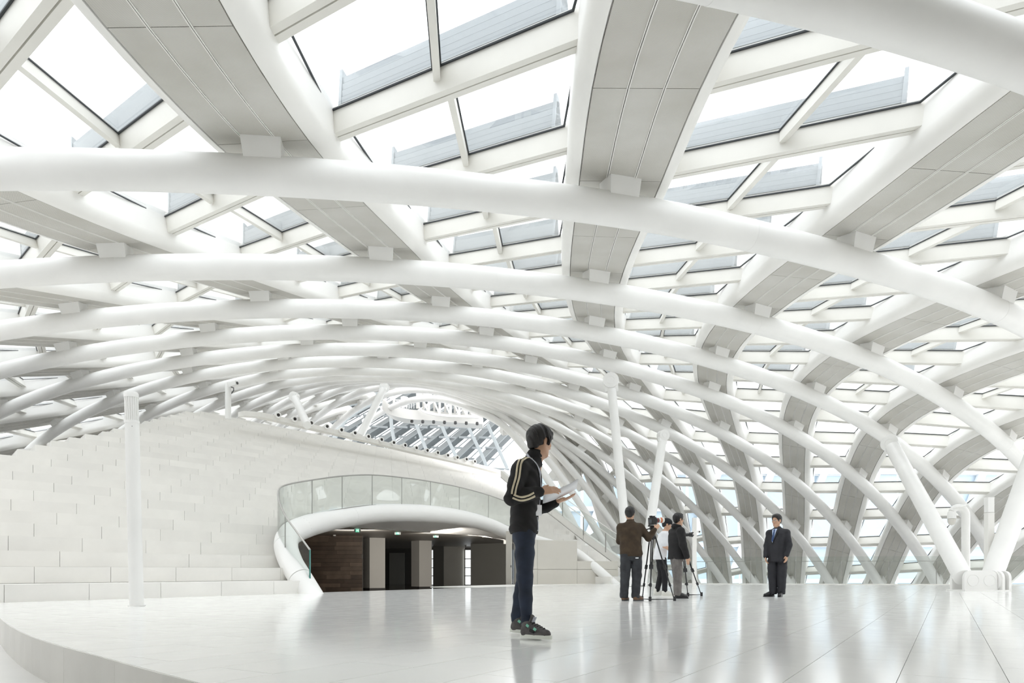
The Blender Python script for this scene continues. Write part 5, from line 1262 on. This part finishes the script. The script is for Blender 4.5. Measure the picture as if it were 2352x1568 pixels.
def simple_person(spec):
    """standing figure; joints are given relative to the root, x right and y away from the viewer"""
    g = spec.get; root = ob('person', None, None, spec['loc'], spec['label'], 'person'); vx = g('vox', .008)
    pts = np.array([p for k in ('armR', 'armL', 'legR', 'legL') for p in spec[k]]+[spec['head']]); lo = pts.min(0)-.22; hi = pts.max(0)+.24; lo[2] = -.02
    HR = rotz(spec['hyaw'])@roty(g('hpitch', 0.)); hc = np.array(spec['head'], float); sc = g('hs', 1.)
    S = SDF(lo, hi, vx*.8); T = head_sdf(S, hc, HR, sc)
    nb = np.array(spec['neck'], float); S.path([nb-np.array([0, 0, .08]), nb, hc-np.array([0, 0, .06])], [.058, .056, .055], .03)
    if g('arms_bare'):
        for k in ('armR', 'armL'): S.path(spec[k], [.052, .042, .031], .02)
    else:
        for k in ('armR', 'armL'): S.path(spec[k], [.045, .038, .029], .02)
    tors = spec['torso']; S.stack([(z, cx, cy, hd*.8, hw*.8) for z, cx, cy, hd, hw in tors], spec['yaw'], .03)
    for k in ('legR', 'legL'): S.path(spec[k], [.07, .045, .033], .03)
    for k, h in zip(('armR', 'armL'), spec['hands']):
        hand_sdf(S, spec[k][-1], h[0], h[1], h[2], h[3] if len(h) > 3 else .35, 1.0)
    S.build('body', M['skin'], root)
    face_parts(root, T, HR, sc)
    hair_sdf(hc-.22, hc+.22, .005, hc, HR, sc*(.97 if g('cap') else 1.), 'short', 3).build('hair', M['hair'], root)
    if g('cap'): hair_sdf(hc-.24, hc+.24, .005, hc, HR, sc, 'cap').build('cap', M['black_cloth'], root)
    J = SDF(lo, hi, vx*.9); J.stack(tors, spec['yaw'], .03, 2.4)
    rs = g('sleeve', [.072, .064, .046])
    for k in ('armR', 'armL'):
        a, b, c = [np.array(p, float) for p in spec[k]]
        if g('arms_bare'): J.path([a, a+(b-a)*.78], [rs[0], rs[1]], .035)
        else:
            J.path([a, b], rs[:2], .035); w = c-(c-b)/np.linalg.norm(c-b)*.012; J.path([b, w], [rs[1], rs[2]], .025)
    for k, top in (('armR', 0), ('armL', 0)): J.cone(nb+np.array([0, 0, -.055]), spec[k][0], .055, rs[0]*.95, .04)
    if g('collar', True): J.path([nb-np.array([0, 0, .05]), nb+np.array([0, 0, g('collar_h', .015)])], [.085, .072], .03)
    J.folds(g('fold', .003)*.6, 13, 11, 19, g('seed', 1))
    if g('cut_neck', True): J.cone(nb+np.array([0, 0, .0]), nb+np.array([0, 0, .12]), .058, .07, .006, op='sub')
    if g('open_front'):
        n = rotz(spec['yaw'])@np.array([1., 0, 0])
        J.path([nb+n*.11+np.array([0, 0, .0]), np.array(g('open_front'))], [.075, .004], .004, op='sub')
    J.cut((0, 0, -1), -tors[0][0] if tors[0][0] < tors[-1][0] else -tors[-1][0])
    J.build(g('top_name', 'jacket'), M[spec['top']], root)
    Q = SDF(lo, hi, vx*.9); hz = max(spec['legR'][0][2], spec['legL'][0][2]); pc = g('pelvis', (0, 0))
    Q.stack([(hz-.10, pc[0], pc[1], .10, .155), (hz+.0, pc[0], pc[1], .122, .175), (hz+.16, pc[0], pc[1], .112, .165)], spec['yaw'], .03)
    tr = g('trouser', [.100, .078, .062])
    for k in ('legR', 'legL'):
        a, b, c = [np.array(p, float) for p in spec[k]]; Q.path([a, a*.45+b*.55, b, c], [tr[0], (tr[0]+tr[1])/2, tr[1], tr[2]], .025)
    Q.folds(g('fold', .003)*.55, 9, 8, 26, g('seed', 1)+3); Q.cut((0, 0, -1), -.055); Q.cut((0, 0, 1), tors[0][0]+.05)
    Q.build('trousers', M[spec['bottom']], root)
    for heel, yaw in spec['shoes']:
        h = np.array(heel); s_ = ob('shoe', None, root); S2, T2, R2 = shoe_sdf(h+np.array([-.34, -.34, -.03]), h+np.array([.34, .34, .2]), .006, heel, yaw, g('shoeL', .275), 0., g('high', False))
        S2.build('upper', M[spec['shoe']], s_); sole_mesh(T2, g('shoeL', .275), 1., M[spec['sole']], s_, .024)
    return root, J, S, T, HR, nb, sc

def px_of(Y, x0):
    k = FPX/Y; return lambda x, y: ((x-x0)/k, EYE+(HY-y)/k)

# -------- man in brown filming, seen from behind
r, J, S, T, HR, nb, sc = simple_person(dict(loc=((1450-PX)/FPX*12.76, 12.76, 0), label='man in brown fleece jumper and charcoal jeans, back turned, working the camera', seed=2,
    head=(-.02, .03, 1.628), hyaw=1.25, hpitch=.05, neck=(-.02, .0, 1.47), yaw=1.45,
    torso=[(.83, .0, .0, .125, .195), (.88, .0, .0, .135, .215), (1.05, -.01, .0, .13, .20), (1.22, -.02, .0, .135, .205), (1.34, -.02, .0, .125, .215), (1.42, -.02, .0, .095, .17), (1.47, -.02, 0, .08, .09)],
    armR=[(.165, .01, 1.375), (.32, -.01, 1.175), (.435, -.04, 1.335)], armL=[(-.195, .02, 1.375), (-.20, .12, 1.12), (-.07, .26, 1.10)],
    hands=[((.55, .25, .6), (.5, -.8, .1), (-.5, .1, .8), .5), ((.8, .5, .1), (0, 0, 1), (.2, .2, 1), .6)],
    legR=[(.095, .0, .86), (.10, -.01, .47), (.075, -.02, .09)], legL=[(-.10, .0, .86), (-.115, .0, .47), (-.135, .01, .09)], trouser=[.108, .088, .078],
    shoes=[((.03, -.09, .0), .75), ((-.17, -.05, .0), 1.05)], top='brown_knit', top_name='jumper', bottom='charcoal', shoe='shoe_brown', sole='dark', shoeL=.28, fold=.004, collar_h=.03))
m = MB(); c = J.drape((.085, -.05, .845), (0, -1, 0), .3, .004)
m = MB(); m.box((.085, -.118, .80), (.028, .003, .009)); m.build('jeans_label', M['paper'], r)
m = MB()
for x in (.095, -.10):
    m.bar((x-.055, -.121, .74), (x-.05, -.124, .64), .005, .004, (0, 1, 0)); m.bar((x+.055, -.121, .74), (x+.05, -.124, .64), .005, .004, (0, 1, 0)); m.bar((x-.05, -.124, .64), (x, -.124, .62), .005, .004, (0, 1, 0)); m.bar((x+.05, -.124, .64), (x, -.124, .62), .005, .004, (0, 1, 0))
m.build('pocket_seam', M['charcoal'], r)

# -------- man with a cap and white T-shirt
r, *_ = simple_person(dict(loc=((1522-PX)/FPX*15.6, 15.6, 0), label='man in black cap and white T-shirt walking right behind the camera tripod', seed=5,
    head=(.10, .0, 1.62), hyaw=-.1, hpitch=.2, neck=(.055, .0, 1.46), yaw=-.1, cap=True, arms_bare=True, collar=False, hs=1.0,
    torso=[(.82, -.06, .0, .145, .20), (.88, -.06, .0, .150, .20), (1.05, -.035, .0, .145, .19), (1.22, .0, .0, .145, .20), (1.34, .02, .0, .13, .20), (1.43, .035, .0, .095, .15), (1.47, .05, 0, .07, .08)], sleeve=[.078, .085, .08],
    armR=[(.0, -.21, 1.37), (-.02, -.25, 1.12), (.14, -.30, 1.02)], armL=[(.02, .20, 1.37), (.03, .24, 1.12), (.22, .18, 1.05)],
    hands=[((.9, .1, -.1), (0, -1, .2), (0, .3, 1), .6), ((.9, -.1, .1), (0, 1, .2), (0, -.3, 1), .6)],
    legR=[(-.04, -.09, .88), (.03, -.10, .48), (.02, -.12, .10)], legL=[(-.04, .09, .88), (-.01, .12, .50), (-.10, .12, .11)], trouser=[.10, .070, .058], pelvis=(-.05, 0),
    shoes=[((-.05, -.12, .0), -.1), ((-.19, .12, .01), -.05)], top='white_cloth', top_name='t_shirt', bottom='black_cloth', shoe='shoe_white', sole='shoe_white', high=True, shoeL=.285, cut_neck=True))
hb = ob('handheld_recorder', None, None, ((1522-PX)/FPX*15.6+.20, 15.6-.30, .985), 'slim black handle held by the man in the white T-shirt', 'device')
m = MB(); m.bar((-.14, 0, -.05), (.12, 0, .05), .04, .035); m.build('handle', M['metal_dark'], hb); m = MB(); m.lathe((.12, 0, .05), [(.026, -.02), (.03, .02), (.02, .05)], 14, (.93, 0, .36)); m.build('head', M['metal_dark'], hb, True)

# -------- man in black jacket with glasses
r, J, S, T, HR, nb, sc = simple_person(dict(loc=((1556-PX)/FPX*14.05, 14.05, 0), label='man with glasses in black hooded jacket and grey trousers, standing side on', seed=7,
    head=(.03, .03, 1.618), hyaw=.42, hpitch=.02, neck=(.005, .0, 1.455), yaw=.35, hs=1.02,
    torso=[(.80, -.015, .0, .155, .21), (.86, -.012, .0, .152, .212), (1.05, -.015, .0, .142, .20), (1.22, -.01, .0, .148, .21), (1.34, -.01, .0, .132, .21), (1.43, -.0, .0, .10, .16), (1.47, .0, 0, .08, .09)],
    armR=[(.02, -.20, 1.365), (.055, -.255, 1.09), (.135, -.25, .845)], armL=[(-.05, .21, 1.365), (-.02, .26, 1.10), (.08, .24, .88)], sleeve=[.078, .072, .056],
    hands=[((.20, .0, -1.), (0, -1, 0), (1, .2, .2), .28), ((.2, 0, -1.), (0, 1, 0), (1, -.2, .2), .28)],
    legR=[(-.03, -.09, .86), (-.02, -.10, .47), (-.02, -.11, .09)], legL=[(-.02, .09, .86), (.02, .10, .47), (.02, .11, .09)], trouser=[.100, .088, .074],
    shoes=[((-.09, -.13, .0), .0), ((-.02, .11, .0), .25)], top='black_knit', bottom='grey_cloth', shoe='shoe_black', sole='shoe_black', shoeL=.28, collar_h=.03))
H_ = SDF((-.25, -.25, 1.35), (.25, .25, 1.6), .007); H_.cone((-.075, -.05, 1.475), (-.03, .09, 1.475), .052, .05, .03); H_.cone((.02, -.09, 1.47), (-.075, -.05, 1.475), .035, .052, .03); H_.folds(.003, 30, 22, 40, 4); H_.build('hood', M['black_knit'], r)
def glasses(T, root, m):
    mb = MB()
    for y in (-1, 1):
        mb.tube([T(.099, y*.033+.021*math.cos(a), .003+.016*math.sin(a)) for a in np.linspace(0, 2*math.pi, 13)[:-1]], .0022, 5, closed=True); mb.tube([T(.097, y*.054, .006), T(.06, y*.072, .008), T(.0, y*.083, .01)], .0022, 5)
    mb.tube([T(.100, -.012, .005), T(.103, 0, .007), T(.100, .012, .005)], .002, 5); mb.build('glasses', m, root, True)
glasses(T, r, M['dark'])

# -------- man in the dark suit
SUX = (1785-PX)/FPX*14.87
r, J, S, T, HR, nb, sc = simple_person(dict(loc=(SUX, 14.87, 0), label='man in dark suit, pale blue shirt and blue tie, standing alone facing left', seed=9,
    head=(-.02, -.02, 1.655), hyaw=math.pi+.62, hpitch=.06, neck=(.01, .0, 1.485), yaw=math.pi+.55, hs=1.06,
    torso=[(.765, .01, .0, .165, .195), (.82, .01, .0, .165, .20), (1.0, .0, .0, .165, .19), (1.12, .0, .0, .165, .185), (1.26, .01, .0, .152, .20), (1.37, .02, .0, .128, .205), (1.45, .015, .0, .095, .165), (1.495, .01, 0, .075, .09)],
    armR=[(-.125, .10, 1.385), (-.185, .10, 1.11), (-.230, .05, .875)], armL=[(.155, -.12, 1.385), (.200, -.15, 1.12), (.125, -.20, .90)], sleeve=[.074, .068, .054],
    hands=[((-.05, -.25, -1.), (-.6, .6, 0), (-.6, -.7, .2), .38), ((-.08, -.05, -1.), (.5, -.8, 0), (-.8, -.5, .1), .38)],
    legR=[(-.085, .06, .86), (-.085, .05, .47), (-.07, .04, .09)], legL=[(.10, -.04, .86), (.085, -.05, .47), (.07, -.06, .09)], trouser=[.105, .094, .080], pelvis=(.005, 0),
    shoes=[((-.03, .09, .0), math.pi+.35), ((.09, .0, .0), math.pi+1.05)], top='suit', bottom='suit', shoe='shoe_black', sole='shoe_black', shoeL=.285, fold=.0022, cut_neck=True))
f = rotz(math.pi+.55)@np.array([1., 0, 0]); sd = np.cross((0, 0, 1), f)
# shirt front, collar, tie, lapels on the chest
def chest(z, w, off=.003): return J.drape(np.array([.01, 0, z])+sd*w, f, .35, off)
V = []; zs = np.linspace(1.475, 1.17, 9)
for i, z in enumerate(zs):
    hw_ = .058*(1-i/8)+.002
    for w in (-hw_, 0, hw_): V.append(chest(z, w, .004))
ob('shirt_front', mesh('shirt_front', V, [(i*3+k, i*3+k+1, i*3+4+k, i*3+3+k) for i in range(8) for k in (0, 1)], M['shirt'], True), r).modifiers.new('t', 'SOLIDIFY').thickness = .003
V = []
for i, (z, w) in enumerate(((1.465, .016), (1.445, .018), (1.43, .014), (1.36, .022), (1.28, .027), (1.20, .026))):
    for s_ in (-w, 0, w): V.append(chest(z, s_, .010))
ob('tie', mesh('tie', V, [(i*3+k, i*3+k+1, i*3+4+k, i*3+3+k) for i in range(5) for k in (0, 1)], M['tie'], True), r).modifiers.new('t', 'SOLIDIFY').thickness = .004
for s_ in (-1, 1):
    V = []
    for i, (z, a, b) in enumerate(((1.475, .060, .085), (1.40, .048, .100), (1.345, .040, .095), (1.335, .038, .070), (1.25, .022, .045), (1.16, .004, .012))):
        V += [chest(z, s_*a, .009), chest(z, s_*b, .007)]
    ob('lapel', mesh('lapel', V, [(2*i, 2*i+1, 2*i+3, 2*i+2) for i in range(5)], M['suit'], True), r).modifiers.new('t', 'SOLIDIFY').thickness = .004
Cc = SDF((-.2, -.2, 1.38), (.25, .2, 1.6), .006); Cc.cone(nb-np.array([0, 0, .03]), nb+np.array([0, 0, .045])+f*.012, .076, .066, .0); Cc.cone(nb-np.array([0, 0, .0])+f*.02, nb+np.array([0, 0, .1])+f*.02, .052, .07, .004, op='sub'); Cc.cut((0, 0, 1), nb[2]+.042); Cc.build('shirt_collar', M['shirt'], r)
glasses(T, r, M['steel'])
m = MB(); m.bar(J.drape(np.array([.12, -.05, 1.0]), f+.6*sd*0+np.array([.2, -.5, 0]), .3, .004), J.drape(np.array([.03, -.1, .99]), f+np.array([.1, -.5, 0]), .3, .004), .012, .006); m.build('pocket_flap', M['suit'], r)

# -------- tripods and cameras
def tripod(loc, label, feet, head_z, knots=True):
    r = ob('tripod', None, None, loc, label, 'tripod'); ap = Vector((0, 0, head_z-.18))
    for fx, fy in feet:
        ft = Vector((fx, fy, .012)); dv = (ft-ap).normalized(); L = (ft-ap).length; leg = ob('leg', None, r)
        sd_ = dv.cross(Vector((0, 0, 1))).normalized()*.016
        a = ap+Vector((fx, fy, 0)).normalized()*.05
        m = MB()
        for s_ in (-1, 1): m.tube([a+sd_*s_, a+(ft-a)*.48+sd_*s_], .012, 8)
        m.build('upper_tube', M['metal_dark'], leg, True)
        m = MB(); m.tube([a+(ft-a)*.40, a+(ft-a)*.76], .0125, 8); m.build('middle_tube', M['metal_dark'], leg, True)
        m = MB(); m.tube([a+(ft-a)*.74, ft], .010, 8); m.build('lower_tube', M['metal_dark'], leg, True)
        m = MB(); m.box(a+(ft-a)*.48, (.036, .024, .04), sd_.normalized(), sd_.normalized().cross(dv), dv); m.box(a+(ft-a)*.76, (.022, .020, .03), sd_.normalized(), sd_.normalized().cross(dv), dv); m.build('leg_clamp', M['metal_dark'], leg)
        m = MB(); c = a+(ft-a)*.76+sd_*1.8; m.lathe(c, [(.014, -.014), (.014, .014)], 10, sd_); m.build('lock_knob', M['metal_dark'], leg)
        m = MB(); m.box(ft+Vector((0, 0, .03)), (.022, .022, .042)); m.build('foot', M['metal_dark'], leg)
    m = MB(); m.lathe((0, 0, head_z-.24), [(.03, 0), (.055, .02), (.055, .07), (.035, .10), (.045, .13), (.045, .18)], 18); m.build('bowl', M['metal_dark'], r, True, 40)
    m = MB()
    F_ = [Vector((x, y, .03)) for x, y in feet]; c = sum(F_, Vector())/3
    for p in F_: m.bar(p, c, .022, .012)
    for i in range(3): m.bar(F_[i-1], F_[i], .014, .010)
    m.build('ground_spreader', M['metal_dark'], r)
    m = MB(); m.box((0, 0, head_z-.02), (.05, .045, .035)); m.box((0, 0, head_z+.02), (.085, .035, .012)); m.build('fluid_head', M['metal_dark'], r)
    return r
TX, TY = (1499-PX)/FPX*12.9, 12.9
r = tripod((TX, TY, 0), 'tall black tripod between the man in brown and the capped man', [(-.195, .02), (-.105, -.28), (.385, -.12)], 1.39)
m = MB(); m.tube([(-.03, 0, 1.37), (-.12, -.01, 1.34), (-.21, -.02, 1.32)], [.009, .012, .014], 8); m.build('pan_handle', M['metal_dark'], r, True)
cr_ = ob('camera', None, None, (TX, TY, 1.425), 'black camera with long pale lens and orange ring, on the nearer tripod', 'camera'); cd = Vector((.90, .42, .08)).normalized(); cs = cd.cross(Vector((0, 0, 1))).normalized(); cu = cs.cross(cd)
M['cam_black'] = mat('camera_black', (.018, .018, .019), .4); M['lens_pale'] = mat('lens_pale', (.72, .70, .66), .4); M['lens_orange'] = mat('lens_orange', (.62, .16, .05), .4); M['screen'] = mat('camera_screen', (.10, .11, .12), .15); M['lens_red'] = mat('lens_red', (.45, .05, .04), .4)
m = MB(); m.box(cu*.075, (.042, .075, .070), cd, cs, cu); m.box(cu*.155+cd*.005, (.038, .036, .018), cd, cs, cu); m.box(cu*.07+cd*.03-cs*.055, (.030, .024, .06), cd, cs, cu); m.build('camera_body', M['cam_black'], cr_)
m = MB(); m.box(cu*.075-cd*.044, (.003, .045, .034), cd, cs, cu); m.build('screen', M['screen'], cr_)
m = MB(); m.box(cu*.165-cd*.03, (.016, .022, .015), cd, cs, cu); m.build('eyepiece', M['cam_black'], cr_)
for nme, a, b, ra, mt in (('lens_barrel', .04, .10, .046, 'cam_black'), ('red_ring', .10, .112, .047, 'lens_red'), ('lens_barrel', .112, .135, .044, 'cam_black'), ('pale_barrel', .135, .17, .050, 'lens_pale'), ('orange_ring', .17, .205, .052, 'lens_orange'), ('lens_hood', .205, .25, .054, 'lens_pale')):
    m = MB(); m.lathe(cu*.085+cd*a, [(ra, 0), (ra, b-a)], 20, cd); m.build(nme, M[mt], cr_, True, 40)
m = MB(); m.lathe(cu*.085+cd*.2505, [(.042, 0), (.001, .001)], 18, cd); m.build('front_glass', M['screen'], cr_)
T2X, T2Y = (1566-PX)/FPX*15.3, 15.3
r = tripod((T2X, T2Y, 0), 'second black tripod, mostly hidden behind the man in grey trousers', [(.455, .05), (-.06, .30), (.06, -.30)], 1.28)
c2 = ob('camera', None, None, (T2X+.02, T2Y, 1.31), 'small dark camera on the second tripod pointing right, behind the bespectacled man', 'camera')
m = MB(); m.box((0, 0, .06), (.055, .045, .05)); m.build('camera_body', M['cam_black'], c2); m = MB(); m.lathe((.05, 0, .06), [(.038, 0), (.038, .09), (.05, .10), (.05, .15)], 18, (1, 0, .05)); m.build('lens', M['cam_black'], c2, True, 40)
m = MB()
for a in range(4):
    an = a*math.pi/2+.4; m.box((.215, .045*math.cos(an), .068+.045*math.sin(an)), (.022, .016, .012))
m.build('lens_hood', M['cam_black'], c2)
